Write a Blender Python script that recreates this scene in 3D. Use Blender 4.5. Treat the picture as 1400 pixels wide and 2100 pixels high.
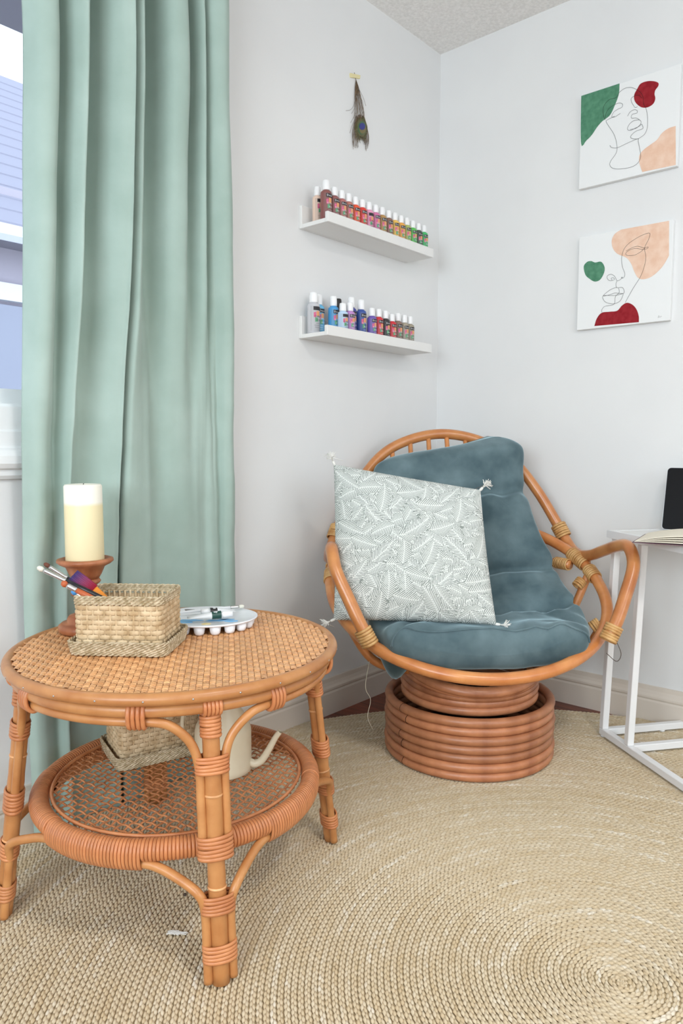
import bpy, bmesh, math, random
import numpy as np
from mathutils import Vector, Matrix, noise as mnoise

for o in list(bpy.data.objects):
    bpy.data.objects.remove(o)
S = bpy.context.scene
COL = S.collection
rng = np.random.default_rng(7)
random.seed(7)
PI = math.pi

# ------------------------------------------------------------------ camera, world, lights, exposure
CAM_H = 0.887
cam_d = bpy.data.cameras.new('camera')
cam = bpy.data.objects.new('camera', cam_d); COL.objects.link(cam)
cam_d.sensor_fit = 'VERTICAL'; cam_d.sensor_height = 36.0
cam_d.lens = 1490.0 / 2100.0 * 36.0
cam_d.clip_start = 0.02
cam.location = (0, 0, CAM_H)
cam.rotation_euler = (math.radians(90 - 5.1), 0, math.radians(41.1 - 90))
S.camera = cam

w = bpy.data.worlds.new('daylight'); S.world = w; w.use_nodes = True
bg = w.node_tree.nodes['Background']
bg.inputs[0].default_value = (0.80, 0.90, 1.0, 1); bg.inputs[1].default_value = 2.5

def area_light(name, loc, rot, sx, sy, power, col):
    d = bpy.data.lights.new(name, 'AREA'); d.shape = 'RECTANGLE'; d.size = sx; d.size_y = sy
    d.energy = power; d.color = col
    o = bpy.data.objects.new(name, d); COL.objects.link(o)
    o.location = loc; o.rotation_euler = rot
    return o
ROOM_X0, ROOM_X1, ROOM_Y0, ROOM_Y1, ROOM_Z = -1.9, 2.379, -2.4, 1.587, 2.338
# area lights standing in for daylight at the unseen left and rear windows
area_light('window_daylight', (ROOM_X0 + 0.02, -0.3, 1.45), (0, math.radians(-90), 0), 1.15, 2.0, 60, (0.83, 0.94, 1.0))
area_light('window_daylight', (0.4, ROOM_Y0 + 0.02, 1.45), (math.radians(90), 0, 0), 1.8, 1.15, 13, (0.86, 0.95, 1.0))

S.view_settings.view_transform = 'Standard'
S.view_settings.look = 'None'
S.view_settings.gamma = 1.0
S.view_settings.use_curve_mapping = False
S.view_settings.exposure = 0.05

# ------------------------------------------------------------------ materials
def lin(r, g, b):
    f = lambda c: (c / 12.92 if c <= 0.04045 else ((c + 0.055) / 1.055) ** 2.4)
    return (f(r / 255), f(g / 255), f(b / 255), 1)
MATS = {}
def mat(name, col, rough=0.5, spec=0.5, **kw):
    m = bpy.data.materials.new(name); m.use_nodes = True
    b = m.node_tree.nodes['Principled BSDF']
    b.inputs['Base Color'].default_value = col
    b.inputs['Roughness'].default_value = rough
    b.inputs['Specular IOR Level'].default_value = spec
    for k, v in kw.items():
        b.inputs[k].default_value = v
    MATS[name] = m
    return m
def nodes(m):
    nt = m.node_tree
    return nt, nt.nodes, nt.links, nt.nodes['Principled BSDF']
def vary(m, c1, c2, scale=20, detail=3, stretch=(1, 1, 1), lo=0.35, hi=0.65, bump=0, bscale=None, coord='Object', dist=0.001):
    nt, N, L, b = nodes(m)
    tc = N.new('ShaderNodeTexCoord'); mp = N.new('ShaderNodeMapping')
    mp.inputs['Scale'].default_value = stretch
    L.new(tc.outputs[coord], mp.inputs[0])
    nz = N.new('ShaderNodeTexNoise'); nz.inputs['Scale'].default_value = scale; nz.inputs['Detail'].default_value = detail
    L.new(mp.outputs[0], nz.inputs['Vector'])
    cr = N.new('ShaderNodeValToRGB')
    cr.color_ramp.elements[0].position = lo; cr.color_ramp.elements[0].color = c1
    cr.color_ramp.elements[1].position = hi; cr.color_ramp.elements[1].color = c2
    L.new(nz.outputs['Fac'], cr.inputs[0]); L.new(cr.outputs[0], b.inputs['Base Color'])
    if bump:
        n2 = N.new('ShaderNodeTexNoise'); n2.inputs['Scale'].default_value = bscale or scale * 4; n2.inputs['Detail'].default_value = 4
        L.new(mp.outputs[0], n2.inputs['Vector'])
        bp = N.new('ShaderNodeBump'); bp.inputs['Strength'].default_value = bump; bp.inputs['Distance'].default_value = dist
        L.new(n2.outputs['Fac'], bp.inputs['Height']); L.new(bp.outputs[0], b.inputs['Normal'])
    return m
def hue_per_object(m, amount=0.12):
    """slightly different lightness for every piece that uses the material"""
    nt, N, L, b = nodes(m)
    oi = N.new('ShaderNodeObjectInfo'); mr = N.new('ShaderNodeMapRange')
    mr.inputs['To Min'].default_value = 1 - amount; mr.inputs['To Max'].default_value = 1 + amount
    L.new(oi.outputs['Random'], mr.inputs['Value'])
    hs = N.new('ShaderNodeHueSaturation')
    src = b.inputs['Base Color'].links[0].from_socket if b.inputs['Base Color'].links else None
    if src: L.new(src, hs.inputs['Color'])
    else: hs.inputs['Color'].default_value = b.inputs['Base Color'].default_value
    L.new(mr.outputs[0], hs.inputs['Value']); L.new(hs.outputs[0], b.inputs['Base Color'])
    return m
def attr_color(m, name='Col'):
    nt, N, L, b = nodes(m)
    a = N.new('ShaderNodeAttribute'); a.attribute_name = name
    L.new(a.outputs['Color'], b.inputs['Base Color'])
    return m

mat('wall_paint', (0.80, 0.80, 0.79, 1), 0.75, 0.25)
vary(MATS['wall_paint'], (0.80, 0.80, 0.795, 1), (0.83, 0.83, 0.82, 1), 3, 3, bump=0.12, bscale=260)
mat('ceiling_paint', (0.74, 0.72, 0.68, 1), 0.95, 0.1)
vary(MATS['ceiling_paint'], (0.84, 0.825, 0.80, 1), (0.95, 0.935, 0.91, 1), 120, 5, bump=0.5, bscale=140, dist=0.005)
mat('trim_paint', lin(222, 211, 198), 0.4)
mat('window_white', lin(238, 240, 240), 0.4)
mat('white_lacquer', lin(236, 235, 232), 0.45)
mat('white_metal', lin(240, 240, 240), 0.35)
mat('floor_wood', (0.2, 0.05, 0.02, 1), 0.3)
vary(MATS['floor_wood'], lin(96, 40, 24), lin(146, 72, 46), 9, 5, (8, 0.8, 1)); hue_per_object(MATS['floor_wood'], 0.25)
mat('floor_dark', lin(60, 28, 18), 0.7)
mat('jute', (0.7, 0.55, 0.33, 1), 0.85, 0.2); attr_color(MATS['jute'])
mat('jute_backing', lin(212, 190, 152), 0.9, 0.1)
def rattan(name, c1, c2, rough, coat=0.15, stretch=(1, 1, 1), scale=22, amt=0.1):
    m = mat(name, c1, rough, 0.5); vary(m, c1, c2, scale, 5, stretch, 0.3, 0.7, bump=0.15, bscale=90)
    m.node_tree.nodes['Principled BSDF'].inputs['Coat Weight'].default_value = coat
    m.node_tree.nodes['Principled BSDF'].inputs['Coat Roughness'].default_value = 0.25
    hue_per_object(m, amt); return m
rattan('rattan_honey', lin(182, 118, 66), lin(206, 146, 90), 0.38)
rattan('rattan_strip', lin(212, 148, 94), lin(238, 182, 128), 0.36, 0.25, scale=60, amt=0.14)
rattan('cane_binding', lin(188, 114, 68), lin(216, 146, 96), 0.4)
rattan('cane_lattice', lin(178, 112, 70), lin(206, 140, 92), 0.45)
rattan('rattan_orange', lin(190, 114, 60), lin(220, 150, 90), 0.3, 0.35, scale=16)
rattan('rattan_brown', lin(156, 96, 64), lin(202, 136, 94), 0.42, 0.2, scale=18, amt=0.14)
mat('cane_tan', lin(206, 158, 98), 0.45); vary(MATS['cane_tan'], lin(190, 138, 80), lin(220, 176, 116), 40, 4)
mat('velvet', lin(66, 90, 100), 0.85, 0.15)
vary(MATS['velvet'], lin(66, 86, 93), lin(114, 134, 139), 9, 5, lo=0.3, hi=0.72, bump=0.25, bscale=120)
MATS['velvet'].node_tree.nodes['Principled BSDF'].inputs['Sheen Weight'].default_value = 1.0
MATS['velvet'].node_tree.nodes['Principled BSDF'].inputs['Sheen Roughness'].default_value = 0.35
MATS['velvet'].node_tree.nodes['Principled BSDF'].inputs['Sheen Tint'].default_value = lin(190, 215, 222)
mat('fern_print', (0.8, 0.8, 0.8, 1), 0.85, 0.15); attr_color(MATS['fern_print'])
mat('tassel', lin(236, 234, 228), 0.9, 0.1)
mat('curtain_cotton', lin(158, 192, 172), 0.85, 0.15)
vary(MATS['curtain_cotton'], lin(160, 181, 171), lin(174, 194, 185), 6, 5, bump=0.25, bscale=22, dist=0.004)
MATS['curtain_cotton'].node_tree.nodes['Principled BSDF'].inputs['Sheen Weight'].default_value = 0.2
mat('rod_metal', lin(60, 56, 52), 0.4, Metallic=0.8)
mat('seagrass', lin(214, 184, 134), 0.75, 0.2); vary(MATS['seagrass'], lin(184, 156, 118), lin(218, 194, 158), 55, 4); hue_per_object(MATS['seagrass'], 0.08)
mat('seagrass_rope', lin(206, 184, 142), 0.8, 0.2); vary(MATS['seagrass_rope'], lin(168, 148, 114), lin(214, 197, 168), 130, 4); hue_per_object(MATS['seagrass_rope'], 0.08)
mat('seagrass_inside', lin(176, 146, 100), 0.9, 0.1)
mat('candle_wax', lin(246, 236, 196), 0.45, 0.4)
nt, N, L, b = nodes(MATS['candle_wax'])
tc = N.new('ShaderNodeTexCoord'); sp = N.new('ShaderNodeSeparateXYZ'); L.new(tc.outputs['Object'], sp.inputs[0])
cr = N.new('ShaderNodeValToRGB'); cr.color_ramp.elements[0].position = 0.118; cr.color_ramp.elements[0].color = lin(240, 226, 182)
cr.color_ramp.elements[1].position = 0.124; cr.color_ramp.elements[1].color = lin(250, 246, 232)
L.new(sp.outputs['Z'], cr.inputs[0]); L.new(cr.outputs[0], b.inputs['Base Color'])
mat('candle_wood', lin(170, 104, 68), 0.4); vary(MATS['candle_wood'], lin(150, 86, 54), lin(190, 124, 84), 30, 4, (1, 1, 0.3))
mat('plastic_white', lin(240, 242, 246), 0.3)
mat('plastic_cap', lin(245, 245, 245), 0.35)
mat('plastic_black', lin(38, 36, 36), 0.4)
mat('canvas_white', lin(240, 241, 240), 0.85, 0.15)
mat('paint_green', lin(84, 138, 108), 0.8, 0.2); vary(MATS['paint_green'], lin(78, 130, 102), lin(94, 148, 118), 60, 4)
mat('paint_red', lin(150, 34, 44), 0.8, 0.2); vary(MATS['paint_red'], lin(142, 28, 38), lin(160, 42, 50), 60, 4)
mat('paint_peach', lin(240, 204, 178), 0.85, 0.2); vary(MATS['paint_peach'], lin(236, 196, 170), lin(244, 212, 190), 40, 4)
mat('ink', lin(52, 46, 44), 0.8, 0.1)
mat('ink_grey', lin(170, 168, 166), 0.8, 0.1)
mat('enamel_cream', lin(226, 212, 182), 0.35); vary(MATS['enamel_cream'], lin(220, 206, 176), lin(232, 220, 192), 12, 3)
mat('dark_hole', lin(40, 30, 24), 0.9, 0.1)
mat('screen_black', lin(20, 20, 22), 0.5, 0.15)
mat('aluminium', lin(206, 208, 212), 0.35, Metallic=0.7)
mat('paper', lin(238, 230, 212), 0.85, 0.1)
mat('book_cover', lin(104, 74, 84), 0.6)
mat('glass_pane', (0.9, 0.95, 1, 1), 0.02, 0.5, **{'Transmission Weight': 1.0, 'IOR': 1.02})
mat('tape', lin(232, 220, 170), 0.6, 0.3)
mat('barb_brown', lin(96, 78, 58), 0.6); vary(MATS['barb_brown'], lin(78, 62, 46), lin(124, 100, 74), 200, 3)
mat('barb_olive', lin(92, 92, 58), 0.5); vary(MATS['barb_olive'], lin(80, 84, 50), lin(112, 104, 70), 200, 3)
mat('eye_green', lin(64, 104, 70), 0.35); mat('eye_bronze', lin(120, 108, 66), 0.4); mat('eye_blue', lin(44, 50, 128), 0.3)
mat('brush_steel', lin(200, 200, 198), 0.25, Metallic=0.9)
mat('bristle_white', lin(226, 224, 210), 0.8); mat('bristle_brown', lin(110, 66, 50), 0.8)
mat('handle_black', lin(30, 28, 30), 0.3); mat('handle_orange', lin(230, 140, 44), 0.4); mat('handle_rust', lin(190, 96, 54), 0.5)
mat('handle_blue', lin(70, 140, 200), 0.4)
mat('bristle_dyed', lin(120, 30, 60), 0.6)
nt, N, L, b = nodes(MATS['bristle_dyed'])
tc = N.new('ShaderNodeTexCoord'); sp = N.new('ShaderNodeSeparateXYZ'); L.new(tc.outputs['Object'], sp.inputs[0])
cr = N.new('ShaderNodeValToRGB'); cr.color_ramp.elements[0].position = 0.0; cr.color_ramp.elements[0].color = lin(168, 24, 50)
cr.color_ramp.elements[1].position = 0.045; cr.color_ramp.elements[1].color = lin(62, 48, 104)
L.new(sp.outputs['Z'], cr.inputs[0]); L.new(cr.outputs[0], b.inputs['Base Color'])
mat('paint_skyblue', lin(120, 184, 232), 0.4); mat('paint_yellow', lin(246, 222, 150), 0.4); mat('paint_umber', lin(84, 70, 64), 0.5)
mat('tube_green', lin(28, 74, 66), 0.35); mat('tube_white', lin(232, 234, 236), 0.35)
mat('label_white', lin(244, 244, 246), 0.5); mat('print_dark', lin(44, 40, 44), 0.5)
mat('print_pink', lin(212, 96, 138), 0.5); mat('print_orange', lin(228, 160, 112), 0.5); mat('print_green', lin(98, 160, 120), 0.5)
mat('roof_shingle', lin(150, 148, 162), 0.9); mat('house_wall', lin(176, 168, 178), 0.9); mat('house_trim', lin(226, 226, 234), 0.7)
mat('house_door', lin(156, 158, 174), 0.6); mat('soffit', lin(150, 146, 158), 0.8); mat('lint', lin(240, 238, 232), 0.95, 0.05)
mat('ground', lin(130, 130, 120), 0.9); mat('fill_lamp_glass', lin(250, 246, 236), 0.4)
mat('thread', lin(210, 200, 180), 0.8); mat('seed_dark', lin(70, 56, 44), 0.7)

# ------------------------------------------------------------------ mesh helpers
def mk(name, V, F, m, parent=None, smooth=True, col=None):
    V = np.asarray(V, dtype=np.float64)
    me = bpy.data.meshes.new(name)
    if isinstance(F, np.ndarray):
        n, k = F.shape
        me.vertices.add(len(V)); me.vertices.foreach_set('co', V.astype(np.float32).ravel())
        me.loops.add(n * k); me.loops.foreach_set('vertex_index', F.astype(np.int32).ravel())
        me.polygons.add(n); me.polygons.foreach_set('loop_start', np.arange(0, n * k, k, dtype=np.int32))
        me.update(calc_edges=True)
    else:
        me.from_pydata([tuple(v) for v in V], [], F)
    me.polygons.foreach_set('use_smooth', np.full(len(me.polygons), smooth, dtype=bool))
    if col is not None:
        a = me.color_attributes.new('Col', 'FLOAT_COLOR', 'POINT')
        a.data.foreach_set('color', np.asarray(col, dtype=np.float32).ravel())
    me.materials.append(MATS[m] if isinstance(m, str) else m)
    return ob(name, me, parent)
def ob(name, me, parent=None):
    o = bpy.data.objects.new(name, me); COL.objects.link(o)
    if parent is not None: o.parent = parent
    return o
def thing(name, label, cat, loc=(0, 0, 0), rotz=0, group=None):
    o = bpy.data.objects.new(name, None); COL.objects.link(o)
    o.location = loc; o.rotation_euler = (0, 0, rotz)
    o.empty_display_size = 0.05
    return tag(o, label, cat, group)
def tag(o, label, cat, group=None):
    o['label'] = label; o['category'] = cat
    if group: o['group'] = group
    return o
def struct(o):
    o['kind'] = 'structure'; return o
def join(parts):
    Vs, Fs, k = [], [], 0
    for V, F in parts:
        V = np.asarray(V, float); Vs.append(V)
        Fs += [tuple(int(i) + k for i in f) for f in F]; k += len(V)
    return np.concatenate(Vs), Fs
def box(c, s, R=None):
    V = np.array([[x, y, z] for x in (-.5, .5) for y in (-.5, .5) for z in (-.5, .5)]) * np.array(s)
    if R is not None: V = V @ np.asarray(R).T
    V = V + np.array(c)
    return V, [(0, 1, 3, 2), (4, 6, 7, 5), (0, 4, 5, 1), (2, 3, 7, 6), (0, 2, 6, 4), (1, 5, 7, 3)]
def bevel(V, F, width, seg=2):
    bm = bmesh.new(); vs = [bm.verts.new(v) for v in V]
    for f in F: bm.faces.new([vs[i] for i in f])
    bmesh.ops.recalc_face_normals(bm, faces=bm.faces)
    bmesh.ops.bevel(bm, geom=bm.edges[:], offset=width, segments=seg, affect='EDGES', profile=0.5)
    bm.verts.index_update()
    V2 = np.array([v.co[:] for v in bm.verts]); F2 = [tuple(v.index for v in f.verts) for f in bm.faces]
    bm.free(); return V2, F2
def spline(P, n, closed=False):
    P = np.asarray(P, float); m = len(P)
    if closed: Q = np.concatenate([P[-1:], P, P[:2]]); segs = m
    else: Q = np.concatenate([2 * P[:1] - P[1:2], P, 2 * P[-1:] - P[-2:-1]]); segs = m - 1
    # resample evenly along the length
    t = np.linspace(0, segs, segs * 24 + 1); i = np.minimum(t.astype(int), segs - 1); f = (t - i)[:, None]
    a, b_, c, d = Q[i], Q[i + 1], Q[i + 2], Q[i + 3]
    X = 0.5 * (2 * b_ + (c - a) * f + (2 * a - 5 * b_ + 4 * c - d) * f ** 2 + (3 * b_ - a - 3 * c + d) * f ** 3)
    l = np.concatenate([[0], np.cumsum(np.linalg.norm(np.diff(X, axis=0), axis=1))])
    s = np.linspace(0, l[-1], n + 1 if closed else n)
    if closed: s = s[:-1]
    return np.stack([np.interp(s, l, X[:, k]) for k in range(X.shape[1])], 1)
def tube(P, r, seg=10, closed=False, caps=True, flat=None, up=None):
    """tube along points; flat=(a,b) squeezes the section along (side, up)"""
    P = np.asarray(P, float); n = len(P)
    r = np.full(n, r) if np.isscalar(r) else np.asarray(r, float)
    if closed: T = np.roll(P, -1, 0) - np.roll(P, 1, 0)
    else: T = np.gradient(P, axis=0)
    T /= np.linalg.norm(T, axis=1)[:, None] + 1e-12
    A = np.zeros_like(P)
    if up is not None:
        U = np.asarray(up, float); U = np.tile(U, (n, 1)) if U.ndim == 1 else U
        A = np.cross(T, U); A /= np.linalg.norm(A, axis=1)[:, None] + 1e-12
    else:
        ref = np.array([0, 0, 1.]) if abs(T[0, 2]) < 0.9 else np.array([1., 0, 0])
        a = np.cross(T[0], ref); a /= np.linalg.norm(a); A[0] = a
        for i in range(1, n):
            a = A[i - 1] - T[i] * (A[i - 1] @ T[i]); A[i] = a / (np.linalg.norm(a) + 1e-12)
    Bn = np.cross(A, T)
    th = np.linspace(0, 2 * PI, seg, endpoint=False)
    fa, fb = flat or (1, 1)
    V = P[:, None] + r[:, None, None] * (A[:, None] * (np.cos(th) * fa)[None, :, None] + Bn[:, None] * (np.sin(th) * fb)[None, :, None])
    V = V.reshape(-1, 3)
    F = []
    m = n if closed else n - 1
    for i in range(m):
        j = (i + 1) % n
        for k in range(seg):
            l = (k + 1) % seg
            F.append((i * seg + k, i * seg + l, j * seg + l, j * seg + k))
    if caps and not closed:
        F.append(tuple(range(seg))[::-1]); F.append(tuple((n - 1) * seg + k for k in range(seg)))
    return V, F
def ring(R, r, z=0, n=72, seg=10, flat=None):
    a = np.linspace(0, 2 * PI, n, endpoint=False)
    return tube(np.stack([R * np.cos(a), R * np.sin(a), np.full(n, z)], 1), r, seg, True, flat=flat, up=(0, 0, 1))
def lathe(prof, seg=40):
    prof = np.asarray(prof, float); n = len(prof)
    a = np.linspace(0, 2 * PI, seg, endpoint=False)
    V = np.stack([prof[:, 0, None] * np.cos(a), prof[:, 0, None] * np.sin(a), np.repeat(prof[:, 1, None], seg, 1)], -1).reshape(-1, 3)
    F = [(i * seg + k, i * seg + (k + 1) % seg, (i + 1) * seg + (k + 1) % seg, (i + 1) * seg + k) for i in range(n - 1) for k in range(seg)]
    if prof[0, 0] > 1e-6: F.append(tuple(range(seg))[::-1])
    if prof[-1, 0] > 1e-6: F.append(tuple((n - 1) * seg + k for k in range(seg)))
    return V, F
def grid(X):
    n, m = X.shape[:2]
    i = np.arange(n - 1)[:, None]; j = np.arange(m - 1)[None]
    F = np.stack([i * m + j, i * m + j + 1, (i + 1) * m + j + 1, (i + 1) * m + j], -1).reshape(-1, 4)
    return X.reshape(-1, 3), F
def prism(poly, axis_fn, t0, t1):
    """extrude a 2D outline; axis_fn(u, v, t) -> xyz"""
    n = len(poly)
    V = [axis_fn(u, v, t0) for u, v in poly] + [axis_fn(u, v, t1) for u, v in poly]
    F = [tuple(range(n))[::-1], tuple(range(n, 2 * n))] + [(i, (i + 1) % n, n + (i + 1) % n, n + i) for i in range(n)]
    return np.array(V), F
def binding(c, axis, rad, turns, pitch, rope=None, ell=1.0, side=None):
    """cane wound round a pole: one mesh of turns"""
    axis = np.array(axis, float); axis /= np.linalg.norm(axis)
    s = np.array(side if side is not None else np.cross(axis, [0.31, 0.2, 0.93]), float)
    s -= axis * (s @ axis); s /= np.linalg.norm(s); t = np.cross(axis, s)
    rope = rope or pitch * 0.55
    n = 26; a = np.linspace(0, 2 * PI, n, endpoint=False); out = []
    for k in range(turns):
        o = (k - (turns - 1) / 2) * pitch
        tl = 0.12 * pitch * ((k % 3) - 1)
        P = np.array(c) + axis * (o + tl * np.cos(a))[:, None] + s * (rad * ell * np.cos(a))[:, None] + t * (rad * np.sin(a))[:, None]
        out.append(tube(P, rope, 6, True, flat=(0.6, 1.0), up=np.tile(axis, (n, 1))))
    return join(out)

# ------------------------------------------------------------------ room shell
X0, X1, Y0, Y1, ZC = ROOM_X0, ROOM_X1, ROOM_Y0, ROOM_Y1, ROOM_Z
T = 0.12
def wall_with_hole(name, along, fixed, a0, a1, h0, h1, hz0, hz1, sign):
    """a wall of thickness T; along 'x' or 'y'; hole a in h0..h1, z in hz0..hz1"""
    out = []
    def b(p0, p1, z0, z1):
        if p1 - p0 < 1e-6 or z1 - z0 < 1e-6: return
        c = (p0 + p1) / 2; s = p1 - p0; off = fixed + sign * T / 2
        if along == 'x': out.append(box((c, off, (z0 + z1) / 2), (s, T, z1 - z0)))
        else: out.append(box((off, c, (z0 + z1) / 2), (T, s, z1 - z0)))
    if h0 is None: b(a0, a1, 0, ZC)
    else:
        b(a0, h0, 0, ZC); b(h1, a1, 0, ZC); b(h0, h1, 0, hz0); b(h0, h1, hz1, ZC)
    return struct(mk(name, *join(out), 'wall_paint', smooth=False))
WX0, WX1, WZ0, WZ1 = -0.62, 0.945, 0.975, 2.10       # window beside the curtain
wall_with_hole('wall_back', 'x', Y1, X0 - T, X1 + T, WX0, WX1, WZ0, WZ1, 1)
wall_with_hole('wall_right', 'y', X1, Y0 - T, Y1, None, None, 0, 0, 1)
wall_with_hole('wall_left', 'y', X0, Y0 - T, Y1, -1.35, 0.75, 0.85, 2.05, -1)
wall_with_hole('wall_front', 'x', Y0, X0, X1, -0.55, 1.35, 0.85, 2.05, -1)
struct(mk('ceiling', *box(((X0 + X1) / 2, (Y0 + Y1) / 2, ZC + 0.05), (X1 - X0 + 2 * T, Y1 - Y0 + 2 * T, 0.1)), 'ceiling_paint', smooth=False))
fl = struct(mk('floor', *box(((X0 + X1) / 2, (Y0 + Y1) / 2, -0.065), (X1 - X0 + 2 * T, Y1 - Y0 + 2 * T, 0.1)), 'floor_dark', smooth=False))
# floor boards, one object each
pw = 0.095; nx = int((X1 - X0) / pw) + 1
for i in range(nx):
    xa = X0 + i * pw; xb = min(xa + pw - 0.0015, X1)
    if xb - xa < 0.01: continue
    y = Y0 - random.random() * 0.9
    while y < Y1:
        ln = random.uniform(1.1, 1.7); ya = max(y, Y0); yb = min(y + ln - 0.0015, Y1)
        if yb - ya > 0.02:
            o = mk('plank', *box(((xb - xa) / 2, (yb - ya) / 2, -0.0075), (xb - xa, yb - ya, 0.015)), 'floor_wood', fl, smooth=False)
            o.location = (xa, ya, 0)
        y += ln

# baseboards with a moulded top
bb = [(0, 0), (0.014, 0), (0.014, 0.072), (0.011, 0.078), (0.0145, 0.084), (0.0145, 0.090), (0.010, 0.098), (0.007, 0.108), (0.006, 0.121), (0, 0.122)]
def baseboard(name, fn, t0, t1):
    struct(mk(name, *prism(bb, fn, t0, t1), 'trim_paint', smooth=False))
baseboard('baseboard_back', lambda u, v, t: (t, Y1 - u, v), X0, X1)
baseboard('baseboard_right', lambda u, v, t: (X1 - u, t, v), Y0, Y1 - 0.0146)
baseboard('baseboard_left', lambda u, v, t: (X0 + u, t, v), Y0, Y1 - 0.0146)
baseboard('baseboard_front', lambda u, v, t: (t, Y0 + u, v), X0 + 0.0146, X1 - 0.0146)

# window beside the curtain: jamb, sashes, glass, stool and apron mouldings
win = struct(thing('window_1', 'white framed window behind the green curtain', 'window')); del win['category']
yg = Y1 + 0.075
jam = []
jam.append(box((WX0 + 0.015, Y1 + T / 2, (WZ0 + WZ1) / 2), (0.03, T, WZ1 - WZ0)))
jam.append(box((WX1 - 0.015, Y1 + T / 2, (WZ0 + WZ1) / 2), (0.03, T, WZ1 - WZ0)))
jam.append(box(((WX0 + WX1) / 2, Y1 + T / 2, WZ1 - 0.015), (WX1 - WX0 - 0.06, T, 0.03)))
jam.append(box(((WX0 + WX1) / 2, Y1 + T / 2, WZ0 + 0.003), (WX1 - WX0 - 0.06, T, 0.006)))
mk('window_frame', *join(jam), 'window_white', win, smooth=False)
xm = (WX0 + WX1) / 2
for xa, xb in ((WX0 + 0.03, xm), (xm, WX1 - 0.03)):
    za, zb = WZ0 + 0.006, WZ1 - 0.03; fwid = 0.036
    f = [box(((xa + xb) / 2, yg, za + fwid / 2), (xb - xa, 0.04, fwid)), box(((xa + xb) / 2, yg, zb - fwid / 2), (xb - xa, 0.04, fwid)),
         box((xa + fwid / 2, yg, (za + zb) / 2), (fwid, 0.04, zb - za - 2 * fwid)), box((xb - fwid / 2, yg, (za + zb) / 2), (fwid, 0.04, zb - za - 2 * fwid))]
    sash = mk('sash', *join(f), 'window_white', win, smooth=False)
    mk('pane', *box(((xa + xb) / 2, yg, (za + zb) / 2), (xb - xa - 2 * fwid, 0.004, zb - za - 2 * fwid)), 'glass_pane', sash, smooth=False)
apron = [(0, 0.974), (0.012, 0.974), (0.012, 0.925), (0.016, 0.920), (0.016, 0.890), (0.018, 0.885), (0.026, 0.880), (0.032, 0.868), (0.032, 0.852), (0.026, 0.842), (0.016, 0.838), (0.016, 0.826), (0.010, 0.818), (0, 0.818)]
mk('window_sill', *prism(apron, lambda u, v, t: (t, Y1 - u, v), WX0 - 0.07, 0.81), 'window_white', win, smooth=False)
for xa, xb, za, zb in ((WX0 - 0.07, WX0, 0.974, WZ1 + 0.07), (WX1, WX1 + 0.035, 0.974, WZ1 + 0.07), (WX0, WX1, WZ1, WZ1 + 0.07)):
    mk('casing', *bevel(*box(((xa + xb) / 2, Y1 - 0.008, (za + zb) / 2), (xb - xa, 0.016, zb - za)), 0.004), 'window_white', win, smooth=False)
# windows behind the camera
for nm, sgn in (('window_2', 0), ('window_3', 1)):
    wn = struct(thing(nm, 'plain white window', 'window')); del wn['category']
    for k in range(2):
        if sgn == 0:
            a0 = -1.35 + k * 1.05; f = []
            for c, s in (((X0 - 0.08, a0 + 0.525, 0.87), (0.04, 1.05, 0.04)), ((X0 - 0.08, a0 + 0.525, 2.03), (0.04, 1.05, 0.04)),
                         ((X0 - 0.08, a0 + 0.02, 1.45), (0.04, 0.04, 1.12)), ((X0 - 0.08, a0 + 1.03, 1.45), (0.04, 0.04, 1.12))): f.append(box(c, s))
        else:
            a0 = -0.55 + k * 0.95; f = []
            for c, s in (((a0 + 0.475, Y0 - 0.08, 0.87), (0.95, 0.04, 0.04)), ((a0 + 0.475, Y0 - 0.08, 2.03), (0.95, 0.04, 0.04)),
                         ((a0 + 0.02, Y0 - 0.08, 1.45), (0.04, 0.04, 1.12)), ((a0 + 0.93, Y0 - 0.08, 1.45), (0.04, 0.04, 1.12))): f.append(box(c, s))
        mk('sash', *join(f), 'window_white', wn, smooth=False)

# unseen ceiling lamp, added to carry the soft fill light (behind and above the camera)
cl = thing('fill_lamp', 'added round white ceiling lamp for fill light, out of view', 'lamp', (0.55, -0.55, ZC))
mk('fill_lamp_base', *lathe([(0.17, 0), (0.17, -0.03), (0.155, -0.035)], 40), 'white_metal', cl)
mk('fill_lamp_shade', *lathe([(0.155, -0.035), (0.15, -0.06), (0.12, -0.085), (0.06, -0.10), (0.001, -0.104)], 40), 'fill_lamp_glass', cl)
ld = bpy.data.lights.new('fill_lamp_light', 'AREA'); ld.shape = 'DISK'; ld.size = 0.32; ld.energy = 16; ld.color = (1.0, 0.96, 0.91)
lo_ = bpy.data.objects.new('fill_lamp_light', ld); COL.objects.link(lo_); lo_.location = (0.55, -0.55, ZC - 0.112)

# ------------------------------------------------------------------ outside the window: eave, neighbour's house, ground
struct(mk('ground', *box((0, 12, -1.25), (60, 20, 0.1)), 'ground', smooth=False))
ev = struct(mk('trim_1', *prism([(1.72, 2.16), (2.30, 2.16), (2.30, 2.34), (1.72, 2.34)], lambda u, v, t: (t, u, v), -2.2, 2.6), 'soffit', smooth=False))
nh = thing('neighbour_house', 'pale lavender house with grey shingle roof seen through the window', 'house', (0, 0, 0))
mk('wall', *box((2.5, 8.6, 0.9), (9, 5.0, 4.2)), 'house_wall', nh, smooth=False)
mk('garage_door', *bevel(*box((2.4, 6.08, 0.45), (3.2, 0.05, 3.2)), 0.01), 'house_door', nh, smooth=False)
mk('door_trim', *join([box((2.4, 6.07, 2.15), (3.5, 0.08, 0.14)), box((0.75, 6.07, 0.5), (0.12, 0.08, 3.2)), box((4.06, 6.07, 0.5), (0.12, 0.08, 3.2))]), 'house_trim', nh, smooth=False)
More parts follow.
